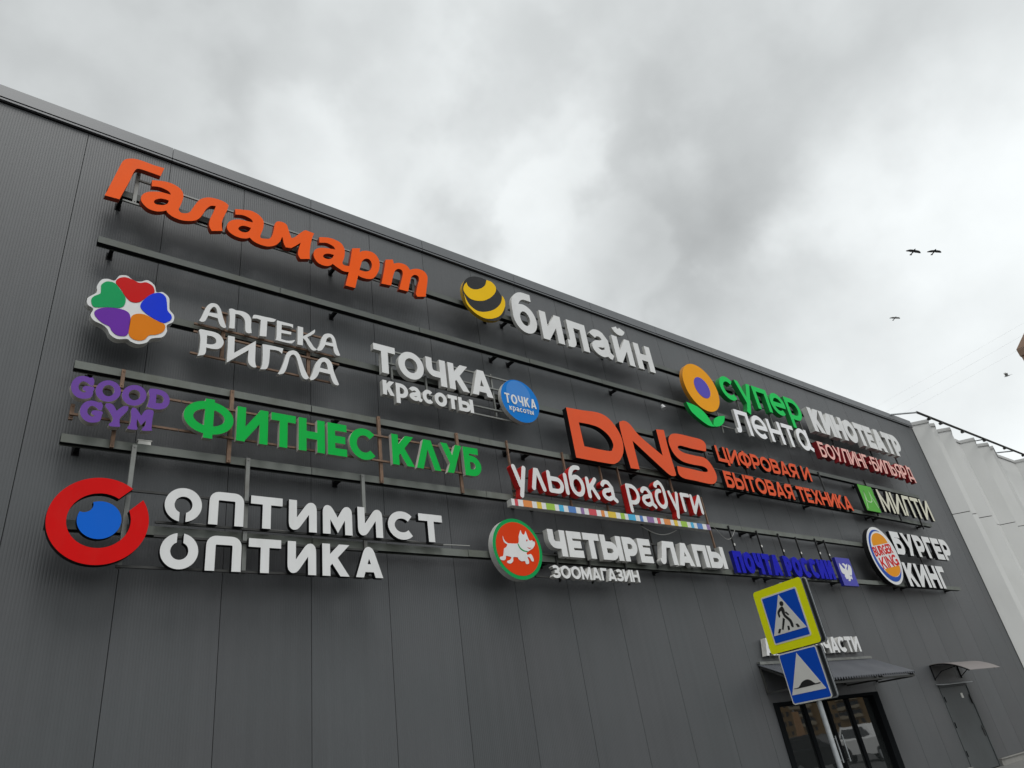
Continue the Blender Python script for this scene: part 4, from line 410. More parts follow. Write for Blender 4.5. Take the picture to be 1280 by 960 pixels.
def text_polys(text, x0, x1, z0, z1, w, gap=.12, st='', rnd=False, wid=None):
    """list of (character, outlines) filling x0..x1 between baseline z0 and cap/x-height z1"""
    H = z1-z0; total = (x1-x0)/H
    nat = [(wid or {}).get(c, WID[c]) for c in text]
    gaps = sum(gap for i, c in enumerate(text[:-1]) if c != ' ' and text[i+1] != ' ')
    k = (total-gaps)/sum(nat); x = 0; res = []
    for i, c in enumerate(text):
        W = nat[i]*k
        if c != ' ':
            polys = []
            for pts, e0, e1 in glyph(c, W, w, st):
                if rnd:
                    q = [(p[0], p[1]) for p in pts]; e0 = e1 = 0
                    for j, jn in ((0, 1), (-1, -2)):      # keep the round ends inside the letter height
                        v = Vector(q[j]); dd = (Vector(q[jn])-v).normalized()
                        if len(q) > 1 and (v.y < .02 or v.y > .98): q[j] = tuple(v + dd*w/2)
                    pts = q
                lo, hi = (-.6, 1.8) if (c in LOWX and c in 'брудй') or c in 'ФЦД' or rnd else (0, 1)
                if c in 'ру' and not rnd: lo, hi = -.42, 1
                polys += stroke_polys(pts, w, e0, e1, rnd, (lo, hi))
            res.append((c, [[(x0+(x+p[0])*H, z0+p[1]*H) for p in q] for q in polys]))
        x += W + (gap if c != ' ' and i < len(text)-1 and text[i+1] != ' ' else 0)
    return res
def sign_text(root, text, rect, w, d1, d0, mats, **kw):
    x0, x1, z0, z1 = rect
    return [plate('letter', polys, [], d1, d0, mats, root) for c, polys in text_polys(text, x0, x1, z0, z1, w, **kw)]
def traced(root, items, d1, d0, mats, name='letter'):
    return [plate(name, [smooth_path(a)], [smooth_path(c) for c in cs], d1, d0, mats, root) for a, cs in items]
L = DATA['L']; BARS = DATA['bars']
SG = 'shop signs on the dark facade'
def sign(label, x, z): return empty('shop_sign', (x, -.30, z), label, 'sign', SG)
def sign_frame(root, tubes, bars, tube_mat='greytube', bar_mat='rust', ty=.352, r=.0135, bw=.042):
    for x0, x1, z in tubes:
        mb = MB(); mb.box(x0, x1, -ty-r, -ty+r, z-r, z+r); mb.build('frame_tube', M[tube_mat], root)
    for x, z0, z1 in bars:
        mb = MB(); mb.box(x-bw/2, x+bw/2, -.340, -.3035, z0, z1)
        for zz in (z0+.03, z1-.03): mb.tube((x, -.3395, zz), (x, -.348, zz), .009, 6)
        mb.build('frame_upright', M[bar_mat], root)

# ================================================================== SETTING
mb = MB(); mb.add([(-600, -700, 0), (900, -700, 0), (900, 700, 0), (-600, 700, 0)], [(0, 1, 2, 3)]); tag(mb.build('ground', M['asphalt']), kind='structure')
mb = MB(); mb.box(-40, 90, -1.9, .05, .0, .12); tag(mb.build('pavement', M['paving']), kind='structure')
mb = MB(); mb.box(-40, 90, -2.05, -1.905, 0, .135); tag(mb.build('kerb', M['kerb']), kind='structure')

# ================================================================== DARK SHOPPING BUILDING
PX = 1.15; XL = -12*PX; XR = 25.764; ZT = 10.79
bld = empty('shopping_building', (6.9, 0, 0), 'dark grey ribbed metal shopping building carrying the shop signs', 'building')
DOOR = (11.86, 16.10, 2.19); SDOOR = (19.36, 21.12, 2.16)
mb = MB(); k = -12
while k*PX < XR:
    a, b = k*PX+.0038, min((k+1)*PX-.0038, XR)
    xs = sorted({a, b} | {v for v in (DOOR[0], DOOR[1], SDOOR[0], SDOOR[1]) if a < v < b})
    for p, q in zip(xs, xs[1:]):
        mid = (p+q)/2; z0 = .29
        for o in (DOOR, SDOOR):
            if o[0] < mid < o[1]: z0 = o[2]
        mb.box(p, q, 0, .05, z0, ZT)
    k += 1
mb.build('wall', M['facade'], bld)
mb = MB()
for a, b in ((XL, DOOR[0]), (DOOR[1], SDOOR[0]), (SDOOR[1], XR-.01)): mb.box(a, b, .052, .30, .05, ZT+.08)
mb.box(DOOR[0], DOOR[1], .052, .30, DOOR[2], ZT+.08); mb.box(SDOOR[0], SDOOR[1], .052, .30, SDOOR[2], ZT+.08)
mb.box(XL, XL+.3, .302, 30, 0, ZT); mb.box(XR-.31, XR-.01, .302, 30, 0, ZT); mb.box(XL, XR-.01, 30.002, 30.3, 0, ZT); mb.box(XL+.302, XR-.32, .302, 30, ZT-.2, ZT-.01)
mb.build('wall_core', M['seam'], bld)
mb = MB()
xs = [XL + i*2.3 for i in range(20)]
for a in xs:
    b = min(a+2.292, XR+.03)
    if a >= XR: break
    mb.add([(a, -.050, 10.868), (b, -.050, 10.868), (b, -.044, 11.088), (a, -.044, 11.088), (a, .34, 10.868), (b, .34, 10.868), (b, .34, 11.10), (a, .34, 11.10)],
           [(0, 1, 2, 3), (3, 2, 6, 7), (0, 4, 5, 1), (0, 3, 7, 4), (1, 5, 6, 2)])
    mb.box(a, b, -.046, -.004, 10.815, 10.846)
mb.build('parapet_flashing', M['flash'], bld)
mb = MB()
for a, b in ((XL, DOOR[0]-.1), (DOOR[1]+.1, SDOOR[0]-.05), (SDOOR[1]+.05, XR)): mb.box(a, b, -.05, .05, .0, .262); mb.box(a, b, -.075, .05, .264, .285)
mb.build('plinth', M['plinth'], bld)
mb = MB(); mb.box(XR+.002, XR+.03, -.012, .3, .3, ZT); mb.build('corner_trim', M['steel'], bld)
# ---- glazed entrance
mb = MB(); x0, x1, zt = DOOR
mb.box(x0, x0+.16, -.02, .30, .12, zt-.002); mb.box(x1-.26, x1, -.02, .30, .12, zt-.002); mb.box(x0+.161, x1-.261, -.02, .30, zt-.07, zt-.002)
for xm, ww in ((13.06, .13), (13.94, .11), (14.83, .13)): mb.box(xm-ww/2, xm+ww/2, .08, .16, .12, zt-.071)
mb.box(x0+.161, x1-.261, .085, .155, .13, .30)
ef = mb.build('entrance_frame', M['darkframe'], bld)
for a, b in ((12.022, 12.994), (13.126, 13.884), (13.996, 14.764), (14.896, 15.838)):
    mb = MB(); mb.box(a, b, .115, .130, .302, zt-.072); mb.build('glass_pane', M['glass'], ef)
mb = MB(); mb.box(x0+.16, x1-.26, .302, 3.2, .11, .12); mb.box(x0, x1, 3.2, 3.3, .1, 3); mb.box(x0, x1, .31, 3.2, 2.6, 2.7); mb.build('lobby', M['seam'], bld)
for xm in (13.80, 14.08):
    mb = MB(); mb.tube((xm, .05, .95), (xm, .05, 1.45), .014); mb.tube((xm, .05, 1.0), (xm, .09, 1.0), .01); mb.tube((xm, .05, 1.4), (xm, .09, 1.4), .01); mb.build('door_handle', M['zinc'], ef)
# corrugated canopy over the entrance
cx0, cx1 = 11.72, 16.32; n = 400; v = []; f = []
for j, (yy, zz) in enumerate(((-.01, 2.90), (-.94, 2.44))):
    for i in range(n+1): v.append((cx0+(cx1-cx0)*i/n, yy, zz + .026*math.sin(i/n*2*math.pi*44)))
for i in range(n): f.append((i, i+1, n+1+i+1, n+1+i))
k = len(v); v += [(p[0], p[1], p[2]-.006) for p in v]; f += [tuple(i+k for i in reversed(q)) for q in f]
for i in range(n): f += [(n+1+i, n+1+i+1, k+n+1+i+1, k+n+1+i)]
can = link('entrance_canopy', v, f, M['canopy'], None, bld)
mb = MB(); mb.box(cx0, cx1, -.06, -.002, 2.925, 2.955); mb.box(cx0, cx1, -.07, -.058, 2.90, 2.955); mb.build('wall_flashing', M['greytube'], can)
for xx in (11.76, 13.2, 14.8, 16.26):
    mb = MB(); mb.bar((xx, -.03, 2.86), (xx, -.90, 2.385), .04, .04); mb.bar((xx, -.02, 2.84), (xx, -.02, 2.38), .04, .04); mb.bar((xx, -.04, 2.37), (xx, -.86, 2.36), .035, .035); mb.build('canopy_bracket', M['steel'], can)
mb = MB(); mb.bar((cx0+.02, -.88, 2.372), (cx1-.02, -.88, 2.372), .04, .04); mb.build('canopy_edge_bar', M['steel'], can)
# ---- grey service door
x0, x1, zt = SDOOR
sdr = MB(); sdr.box(x0+.06, x1-.06, .008, .05, .14, zt-.06); sdr = sdr.build('service_door', M['doorgrey'], bld)
mb = MB(); mb.box(x0+.004, x0+.055, -.012, .05, .13, zt-.005); mb.box(x1-.055, x1-.004, -.012, .05, .13, zt-.005); mb.box(x0+.056, x1-.056, -.012, .05, zt-.055, zt-.005); mb.build('door_frame', M['doorgrey'], sdr)
for zz in (.5, 1.15, 1.75):
    mb = MB(); mb.tube((x0+.05, -.02, zz), (x0+.05, -.02, zz+.13), .014); mb.build('hinge', M['darkframe'], sdr)
mb = MB(); mb.box(x1-.17, x1-.12, -.006, .006, .85, 1.10); mb.tube((x1-.145, -.006, 1.02), (x1-.145, -.06, 1.02), .012); mb.tube((x1-.14, -.055, 1.02), (x1-.28, -.055, 1.02), .011); mb.build('handle', M['signblack'], sdr)
mb = MB(); mb.box(x1-.62, x1-.50, -.004, .006, 1.80, 1.92); mb.build('door_notice', M['signwhite'], sdr)
mb = MB(); mb.box(x1-.14, x1-.09, -.03, .006, 1.64, 1.86); mb.build('door_closer', M['signblack'], sdr)
mb = MB(); mb.add([(x0-.08, -.002, zt+.03), (x1+.06, -.002, zt+.03), (x1+.06, -.16, zt), (x0-.08, -.16, zt), (x0-.08, -.002, zt+.012), (x1+.06, -.002, zt+.012), (x1+.06, -.16, zt-.014), (x0-.08, -.16, zt-.014)],
                  [(0, 1, 2, 3), (7, 6, 5, 4), (0, 3, 7, 4), (1, 5, 6, 2), (3, 2, 6, 7), (0, 4, 5, 1)]); mb.build('drip_ledge', M['zinc'], bld)
# curved canopy above it
cx0, cx1, n = 19.30, 21.27, 12; v = []; f = []
for i in range(n+1):
    a = i/n; yy = -.01-.93*a; zz = 2.66 + .05*math.sin(a*math.pi*.5)*1.2 - .34*a*a
    v += [(cx0, yy, zz), (cx1, yy, zz), (cx0, yy, zz-.012), (cx1, yy, zz-.012)]
for i in range(n):
    q = i*4; f += [(q, q+1, q+5, q+4), (q+2, q+6, q+7, q+3), (q, q+4, q+6, q+2), (q+1, q+3, q+7, q+5)]
f += [(0, 2, 3, 1), (4*n, 4*n+1, 4*n+3, 4*n+2)]
cc = link('door_canopy', v, f, M['browncan'], None, bld)
for xx in (cx0+.015, cx1-.30):
    mb = MB(); pts = [(xx, -.01-.9*i/8, 2.635+.05*math.sin(i/8*math.pi*.5)*1.2-.33*(i/8)**2) for i in range(9)]; mb.path(pts, .013)
    mb.bar((xx, -.015, 2.64), (xx, -.015, 2.28), .025, .025); mb.path([(xx, -.02, 2.32), (xx, -.25, 2.47), (xx, -.62, 2.52)], .011); mb.build('canopy_bracket', M['darkframe'], cc)

# ================================================================== SIGN RAILS
RAILG = 'steel rails across the dark facade'
RAILS = [(9.53, 'topmost grey steel rail behind the orange cursive letters'), (8.605, 'bare grey steel rail, second from the top of the facade'), (7.585, 'third grey steel rail from the top, behind the five petal flower'),
         (6.625, 'weathered grey rail just above the purple letters'), (5.645, 'grey rail just below the green letters'), (4.63, 'lowest grey steel rail behind the red ring')]
rnd = random.Random(3)
for zb, lab in RAILS:
    root = empty('sign_rail', (10.95, -.2, zb), lab, 'rail', RAILG)
    x = -.82; k = 0; mb = MB()
    while x < 22.75:
        x2 = min(x + rnd.choice((2.0, 2.5, 3.0)), 22.8); dz = rnd.uniform(-.004, .004); dy = rnd.uniform(-.004, .003)
        mb.box(x+.005, x2-.005, -.300+dy, -.294+dy, zb+dz, zb+.100+dz); mb.box(x+.005, x2-.005, -.300+dy, -.195, zb+.1005+dz, zb+.106+dz); mb.box(x+.005, x2-.005, -.201, -.195, zb+dz, zb+.100+dz); x = x2
    mb.build('cladding', M['rail'] if zb > 7 else M['railold'], root)
    mb = MB(); mb.box(-.815, 22.79, -.290, -.205, zb+.012, zb+.09); mb.build('beam', M['black'], root)  # beam blackened so its colour carries the shade inside the open rail
    for i in range(8):
        xx = -.62 + i*3.28
        for dx in ((0, .42) if i % 2 == 0 and i else (0,)):
            if xx+dx > 22.7: continue
            mb = MB(); mb.box(xx+dx-.025, xx+dx+.025, -.194, -.001, zb+.01, zb+.06); mb.box(xx+dx-.04, xx+dx+.04, -.006, -.001, zb-.02, zb+.10); mb.build('wall_bracket', M['black'], root)
# wind-blown leftovers on the rails
def junk(name, label, cat, pts, r, m):
    mb = MB(); mb.path(pts, r, 6); tag(mb.build(name, M[m], loc=pts[0]), label, cat)
junk('loose_cable', 'pale cable lying along the lowest rail beside the white letters', 'cable', [(.45+i*.33, -.275, 4.80+.012*math.sin(i*2.1)) for i in range(14)], .008, 'cable')
junk('hanging_cable', 'thin grey cable sagging under the rainbow striped bar', 'cable', [(8.75+i*.13, -.36, 5.44-.13*math.sin(math.pi*i/8)) for i in range(9)], .008, 'cable')
junk('looped_cable', 'thin grey cable looping below the rail by the blue letters', 'cable', [(11.15+i*.09, -.32, 5.63-.24*math.sin(math.pi*i/8)) for i in range(9)], .006, 'cable')

jb = MB(); jb.box(-.02, .12, -.295, -.215, 5.752, 5.80); jb.box(-.03, .13, -.30, -.21, 5.8005, 5.81); tag(jb.build('junction_box', M['signwhite'], loc=(.05, -.25, 5.752)), 'small white box lying on the rail under the purple letters', 'junction box')
# ================================================================== SIGNS
# -- orange cursive
s_ = sign('orange cursive channel letters, topmost at the left end', 2.0, 9.4)
traced(s_, DATA['gal'], .47, .385, [M['orange'], M['orangeside']])
sign_frame(s_, [(-.45, 4.3, 9.87), (-.62, 4.35, 9.41)], BARS['gal'], bar_mat='greytube', bw=.05)
# -- striped ball and white lower case
s_ = sign('white lower case letters beside a black and yellow striped ball', 7.8, 9.3)
bx, bz, br = DATA['c_ball']
em = plate('emblem', [ellipse(bx, bz, br, n=64)], [], .46, .385, [M['glossblack'], M['gold']], s_)
plate('stripe', [smooth_path(DATA['ball1'])], [], .464, .4602, M['yellow'], em); plate('stripe', [smooth_path(DATA['ball2'])], [], .464, .4602, M['yellow'], em)
x0, x1, z0, z1 = L['bil']; sign_text(s_, 'билайн', (x0, x1, z0, z1), .25, .47, .40, [M['white'], M['whiteside']], gap=.17)
sign_frame(s_, [(6.3, 10.5, 9.36), (6.3, 10.5, 9.74)], [(7.2, 9.3, 9.8), (8.9, 9.3, 9.8), (10.2, 9.3, 9.8)], bar_mat='steel', tube_mat='steel')
# -- petal flower
s_ = sign('white edged flower of five coloured petals at the left end', -.1, 7.6)
em = plate('emblem', [smooth_path(DATA['rig_back'])], [], .46, .36, [M['white'], M['whiteside']], s_)
for p, mm in zip(DATA['rig_pet'], ('petalred', 'petalblue', 'petalorange', 'petalpurple', 'petalgreen')): plate('petal', [smooth_path(p)], [], .466, .4602, M[mm], em)
mb = MB(); mb.box(-.3, .1, -.36, -.302, 7.5, 7.56); mb.box(-.3, .1, -.36, -.302, 7.85, 7.91); mb.build('frame_tube', M['steel'], s_)
# -- flared white serif letters
s_ = sign('two rows of white flared letters right of the petal flower', 1.4, 7.4)
traced(s_, DATA['apt'], .44, .375, [M['white'], M['whiteside']])
sign_frame(s_, [(.47, 2.55, 7.63), (.47, 2.6, 7.50), (.45, 2.55, 7.15), (.55, 2.5, 7.92)], BARS['apt'], tube_mat='rust', bw=.05)
# -- white letters + blue disc
s_ = sign('white letters in two lines with a blue disc at their right', 4.6, 7.3)
sign_text(s_, 'ТОЧКА', L['toch'], .23, .46, .37, [M['white'], M['whiteside']], gap=.10)
sign_text(s_, 'красоты', L['kras'], .27, .46, .37, [M['white'], M['whiteside']], gap=.10)
cx, cz, cr = DATA['c_tochka']
em = plate('emblem', [ellipse(cx, cz, cr, n=64)], [], .46, .37, [M['skyblue'], M['whiteside']], s_)
plate('inner_circle', [ellipse(cx-.02, cz+.14, .28)], [], .463, .4602, M['paleblue'], em)  # lighter blue inner circle, part of the disc design
for c, pl in text_polys('ТОЧКА', cx-.36, cx+.37, cz-.10, cz+.10, .17, gap=.14): plate('letter', pl, [], .467, .4632, M['white'], em)
for c, pl in text_polys('красоты', cx-.29, cx+.27, cz-.24, cz-.155, .2, gap=.16): plate('letter', pl, [], .467, .4632, M['white'], em)
sign_frame(s_, [(3.3, 6.2, 8.0), (3.3, 6.2, 7.75), (3.3, 6.1, 7.31), (3.3, 6.1, 7.15)], BARS['toch'], bar_mat='greytube', bw=.03)
# -- purple
s_ = sign('chunky purple letters in two rows at the left end', -.1, 5.9)
traced(s_, DATA['gym'], .46, .365, [M['purple'], M['putty']])
sign_frame(s_, [(-.78, .40, 6.39), (-.78, .40, 5.98)], BARS['gym'], tube_mat='rust')
# -- green
s_ = sign('bright green capital letters between two grey rails', 2.7, 5.9)
sign_text(s_, 'ФИТНЕС', (L['fit'][0], L['fitS'][1], 5.907, 6.411), .225, .46, .385, [M['green'], M['putty']], gap=.085, wid={'Ф': 1.22, 'И': .82, 'Т': .68, 'Н': .76, 'Е': .58, 'С': .86})
sign_text(s_, 'КΛУБ', L['fitK'], .225, .46, .385, [M['green'], M['putty']], gap=.05, wid={'К': .72, 'Λ': .84, 'У': .76, 'Б': .62})
sign_frame(s_, [(.41, 5.0, 6.39), (.41, 5.0, 5.98)], BARS['fit'], tube_mat='rust', bw=.05)
# -- red ring and white geometric letters
s_ = sign('white rounded letters with a broken red ring around a blue disc', 1.9, 4.6)
cx, cz, cr = DATA['c_ring']; ci = DATA['c_ringin'][2]
g = DATA['ring_gap']; a1 = math.atan2(g[0][1]-cz, g[0][0]-cx); a2 = math.atan2(g[2][1]-cz, g[2][0]-cx)
pts = ellipse(cx, cz, cr, n=70, a0=a1, a1=a2+2*math.pi)
inn = ellipse(cx, cz, ci, n=70, a0=math.atan2(g[3][1]-cz, g[3][0]-cx)+2*math.pi, a1=math.atan2(g[1][1]-cz, g[1][0]-cx))
plate('ring', [pts+inn], [], .47, .385, [M['red'], M['black']], s_)
px_, pz_, pr_ = DATA['c_pupil']; bt = DATA['bite']
plate('pupil', [ellipse(px_, pz_, pr_, n=56)], [ellipse((bt[0][0]+bt[1][0])/2-.03, (bt[0][1]+bt[1][1])/2+.03, .088)], .47, .40, [M['blue'], M['black']], s_)
def optic(text, rect, second):
    x0, x1, z0, z1 = rect; H = z1-z0; w = .255; h = w/2
    wid = {'О': .94, 'П': .94, 'Т': .92, 'И': .86, 'М': .96, 'С': .96, 'К': .86, 'А': .94}
    gp = .20; k = ((x1-x0)/H - gp*(len(text)-1))/sum(wid[c] for c in text); x = 0
    for i, c in enumerate(text):
        W = wid[c]*k; l, r = h, W-h
        if c == 'О': S = glyph('О', W, w, '')
        elif c == 'П': S = [(fillet([(l, 0), (l, 1-h), (r, 1-h), (r, 0)], .17), 0, 0)]
        elif c == 'И': S = [(fillet([(l, 1), (l, h*.25), (r, 1-h*.25), (r, 0)], .09), 0, 0)]
        elif c == 'М': S = [(fillet([(l, 0), (l, 1-h*.3), (W/2, .30), (r, 1-h*.3), (r, 0)], [0, .08, 0, .08, 0]), 0, 0)]
        elif c == 'А': S = [(fillet([(w*.58, 0), (W/2, 1.04-h*.3), (W-w*.58, 0)], .10), 1, 1), ([(W*.3, .30), (W*.7, .30)], 0, 0)]
        else: S = glyph(c, W, w, '')
        polys = []
        for pts, e0, e1 in S: polys += stroke_polys(pts, w, e0, e1, False, (0, 1.0))
        cut = []
        if c == 'О':     # the ring is slit straight down (first row) or straight up (second row)
            a, b_ = x0+(x+W/2-.085)*H, x0+(x+W/2+.085)*H; cut = [[(a, z0-.02), (b_, z0-.02), (b_, z0+.5*H), (a, z0+.5*H)] if not second else [(a, z0+.5*H), (b_, z0+.5*H), (b_, z1+.02), (a, z1+.02)]]
        plate('letter', [[(x0+(x+p[0])*H, z0+p[1]*H) for p in q] for q in polys], cut, .46, .385, [M['white'], M['black']], s_)
        x += W+gp
optic('ОПТИМИСТ', L['opt'], False); optic('ОПТИКА', L['opt2'], True)
sign_frame(s_, [(-.1, 4.2, 5.12), (.25, 4.2, 4.765), (.25, 3.1, 4.60), (-.1, 3.1, 4.23)], [(x, 4.215, z1) for x, z0, z1 in BARS['opt']], tube_mat='steel', bar_mat='greytube', bw=.05)
# -- vermilion three letters + two lines of text
s_ = sign('big vermilion letters beside two lines of small vermilion capitals', 12.0, 6.8)
traced(s_, DATA['dns'], .48, .365, [M['dnsorange'], M['black']])
sign_text(s_, 'ЦИФРОВАЯ И', L['cif'], .205, .46, .37, [M['dnsorange'], M['black']], gap=.07)
sign_text(s_, 'БЫТОВАЯ ТЕХНИКА', L['byt'], .205, .46, .37, [M['dnsorange'], M['black']], gap=.07)
sign_frame(s_, [(7.4, 17.3, 6.72), (11.7, 17.3, 7.05), (11.7, 15.8, 7.42)], [(x, 6.64, 7.65) for x in (9.0, 11.6, 13.1, 14.9, 16.6)], bar_mat='steel', tube_mat='steel', bw=.03)
# -- flower, green and white lower case
s_ = sign('green and white lower case letters with a round amber flower', 14.0, 8.7)
cx, cz, cr = DATA['c_flower']
em = plate('emblem', [ellipse(cx, cz, cr, n=64)], [], .50, .40, [M['amber'], M['ambside']], s_)
plate('flower_centre', [ellipse(cx+.03, cz, DATA['c_flowerin'][2], n=48)], [], .505, .5002, M['violet'], em)
plate('leaf', [smooth_path(DATA['leaf1'])], [], .50, .41, [M['superg'], M['supergside']], s_); plate('leaf', [smooth_path(DATA['leaf2'])], [], .4985, .41, [M['superg'], M['supergside']], s_)
mb = MB(); mb.tube((12.48, -.42, 8.62), (12.48, -.42, 8.05), .018); mb.build('stalk', M['greytube'], s_)
sign_text(s_, 'супер', L['sup'], .21, .50, .37, [M['superg'], M['supergside']], gap=.10)
x0, x1, z0, z1 = L['len']; sign_text(s_, 'лентɑ', (x0, x1, z0, z1), .185, .50, .43, [M['cleanwhite'], M['whiteside']], gap=.13)
sign_frame(s_, [(12.2, 16.6, 9.25), (12.2, 16.6, 9.62), (12.5, 16.5, 8.3)], BARS['sup'], bar_mat='greytube', tube_mat='greytube', bw=.03)
# -- tall white capitals
s_ = sign('tall white capitals with deep returns, at the top right end', 19.7, 8.9)
sign_text(s_, 'КИНОТЕАТР', L['kin'], .27, .52, .36, [M['white'], M['whiteside']], gap=.02)
sign_frame(s_, [(17.0, 22.4, 9.1), (17.0, 22.4, 9.42)], [(18.2, 8.5, 9.6), (20.5, 8.5, 9.6), (22.2, 8.5, 9.6)], bar_mat='steel', tube_mat='steel')
s_ = sign('pale red capitals with crimson sides under the tall white ones', 19.6, 8.1)
sign_text(s_, 'БОУЛИНГ·БИЛЬЯРД', L['bou'], .165, .52, .37, [M['pinkred'], M['crimson']], gap=.07)
sign_frame(s_, [(16.9, 22.4, 8.2), (16.9, 22.4, 8.4)], [(17.5, 8.1, 8.7), (20.0, 8.1, 8.7), (22.0, 8.1, 8.7)], bar_mat='steel', tube_mat='steel')
# -- green square + cream letters
s_ = sign('cream capitals beside a square green panel', 20.6, 6.8)
x0, x1, z0, z1 = L['milbox']
em = plate('emblem', [[(x0, z0), (x1, z0), (x1, z1), (x0, z1)]], [], .46, .37, [M['miltigreen'], M['black']], s_)
for nm in ('milti', 'milti_l'):
    pl = stroke_polys([p for p in DATA[nm]], .035, 0, 0, True, None); plate('drawn_line', pl, [], .464, .4602 if nm == 'milti' else .4608, M['paleline'], em)
sign_text(s_, 'МИЛТИ', L['mil'], .17, .46, .38, [M['cream'], M['black']], gap=.12)
sign_frame(s_, [(18.4, 22.6, 6.9), (18.4, 22.6, 7.3)], BARS['mil'], bar_mat='signblack', tube_mat='steel', bw=.03)
# -- red sided white lower case + rainbow bar
s_ = sign('white lower case letters with red sides above a rainbow striped bar', 8.1, 5.8)
sign_text(s_, 'улыбка', L['ulyA'], .20, .50, .375, [M['white'], M['redside']], gap=.12, st='tilt', rnd=True)
sign_text(s_, 'радуги', L['ulyB'], .20, .50, .375, [M['white'], M['redside']], gap=.12, st='tilt', rnd=True)
x0, x1, z0, z1 = L['stripe']
bar_ = plate('striped_bar', [[(x0, z0), (x1, z0), (x1, z1), (x0, z1)]], [], .50, .38, [M['white'], M['whiteside']], s_)
for a, b, kk in DATA['stripes']: plate('stripe', [[(a, z0), (b, z0), (b, z1), (a, z1)]], [], .503, .5002, M['s'+kk], bar_)
sign_frame(s_, [(5.7, 10.7, 6.08), (5.7, 10.7, 5.80)], BARS['uly'], bar_mat='rust', tube_mat='steel', bw=.028)
# -- dog disc + white capitals
s_ = sign('thick white capitals beside a red disc with a white running dog', 8.0, 4.7)
cx, cz, cr = DATA['c_dog']
em = plate('emblem', [ellipse(cx, cz, cr, n=64)], [], .475, .36, [M['doggreen'], M['whiteside']], s_)
plate('disc_face', [ellipse(cx, cz, DATA['c_dogin'][2], n=56)], [], .478, .4752, M['dogred'], em)
plate('dog_figure', [smooth_path(DATA['dog'])], [], .482, .4782, M['white'], em); plate('collar', [smooth_path(DATA['collar'])], [], .4845, .4822, M['doggreen'], em)
for kk in ('dogeye', 'dogmouth'): plate('face_mark', [smooth_path(DATA[kk])], [], .4845, .4822, M['bkred'], em)
plate('nose', [smooth_path(DATA['dognose'])], [], .4850, .4822, M['bkred'], em)
sign_text(s_, 'ЧЕТЫРЕ', L['cheA'], .275, .48, .37, [M['white'], M['whiteside']], gap=.09)
sign_text(s_, 'ЛАПЫ', L['cheB'], .275, .48, .37, [M['white'], M['whiteside']], gap=.09)
sign_text(s_, 'ЗООМАГАЗИН', L['zoo'], .215, .48, .39, [M['white'], M['whiteside']], gap=.07)
sign_frame(s_, [(5.9, 10.9, 5.10), (5.9, 10.9, 4.74), (5.9, 8.2, 4.36)], [(6.45, 4.3, 4.8), (7.2, 4.3, 4.8), (8.1, 4.3, 4.8), (9.0, 4.65, 5.4)], bar_mat='steel', tube_mat='steel', bw=.025)
# -- deep blue capitals + eagle panel
s_ = sign('deep blue capitals ending in a violet panel with a pale eagle', 13.8, 4.7)
sign_text(s_, 'ПОЧТА РОССИИ', (L['poc'][0], L['poc'][1], 4.64, 5.10), .265, .44, .36, [M['postblue'], M['postside']], gap=.075)
x0, x1, z0, z1 = L['pocbox']
em = plate('emblem', [[(x0, z0), (x1, z0), (x1, z1), (x0, z1)]], [], .45, .37, [M['postbox'], M['postside']], s_)
plate('eagle', [smooth_path(DATA['eagle'], 3)], [], .455, .4502, M['white'], em)
sign_frame(s_, [(11.4, 15.5, 4.78), (11.4, 15.5, 5.0)], BARS['poc'], bar_mat='signblack', tube_mat='steel', bw=.022)
for x, z0, z1 in BARS['poc']:
    mb = MB(); mb.box(x-.016, x+.016, -.352, -.3405, z0+.14, z0+.19); mb.build('clip', M['signwhite'], s_)
# -- bun disc + white capitals
s_ = sign('white heavy capitals beside a round disc of bun halves', 20.3, 5.3)
cx, cz, cr = DATA['c_bk']
em = plate('emblem', [ellipse(cx, cz, cr, n=72)], [], .47, .34, [M['white'], M['black']], s_)
def U(pts, rot=0.0):
    ca, sa = math.cos(rot), math.sin(rot); return [(cx+cr*(x*ca-y*sa), cz+cr*(x*sa+y*ca)) for x, y in pts]
outer = [(.90*math.cos(R(a)), .90*math.sin(R(a))) for a in range(75, 338, 6)]; inner = [(.10+.86*math.cos(R(a)), .06+.80*math.sin(R(a))) for a in range(330, 72, -6)]
plate('blue_crescent', [U(outer+inner)], [], .4735, .4702, M['bkblue'], em)
T8 = R(9)
plate('bun', [U([(.06+.60*math.cos(R(a)), .38+.40*math.sin(R(a))) for a in range(0, 181, 9)], T8)], [], .4735, .4702, M['bun'], em)
plate('bun', [U([(.10+.60*math.cos(R(a)), -.42+.32*math.sin(R(a))) for a in range(180, 361, 9)], T8)], [], .4735, .4702, M['bun'], em)
for tx, rc in (('BURGER', (-.70, .74, .02, .35)), ('KING', (-.58, .78, -.42, -.03))):
    for c, pl in text_polys(tx, *rc, .19, gap=.07): plate('letter', [U(q, T8) for q in pl], [], .4755, .4702, M['bkred'], em)
sign_text(s_, 'БУРГЕР', L['bur'], .26, .46, .37, [M['white'], M['black']], gap=.10)
sign_text(s_, 'КИНГ', L['king'], .26, .46, .37, [M['white'], M['black']], gap=.12)
sign_frame(s_, [(18.6, 22.8, 5.98), (18.6, 22.8, 5.66), (18.6, 21.6, 5.08)], [(19.3, 4.7, 6.05), (20.8, 4.7, 6.05)], bar_mat='steel', tube_mat='steel', bw=.03)
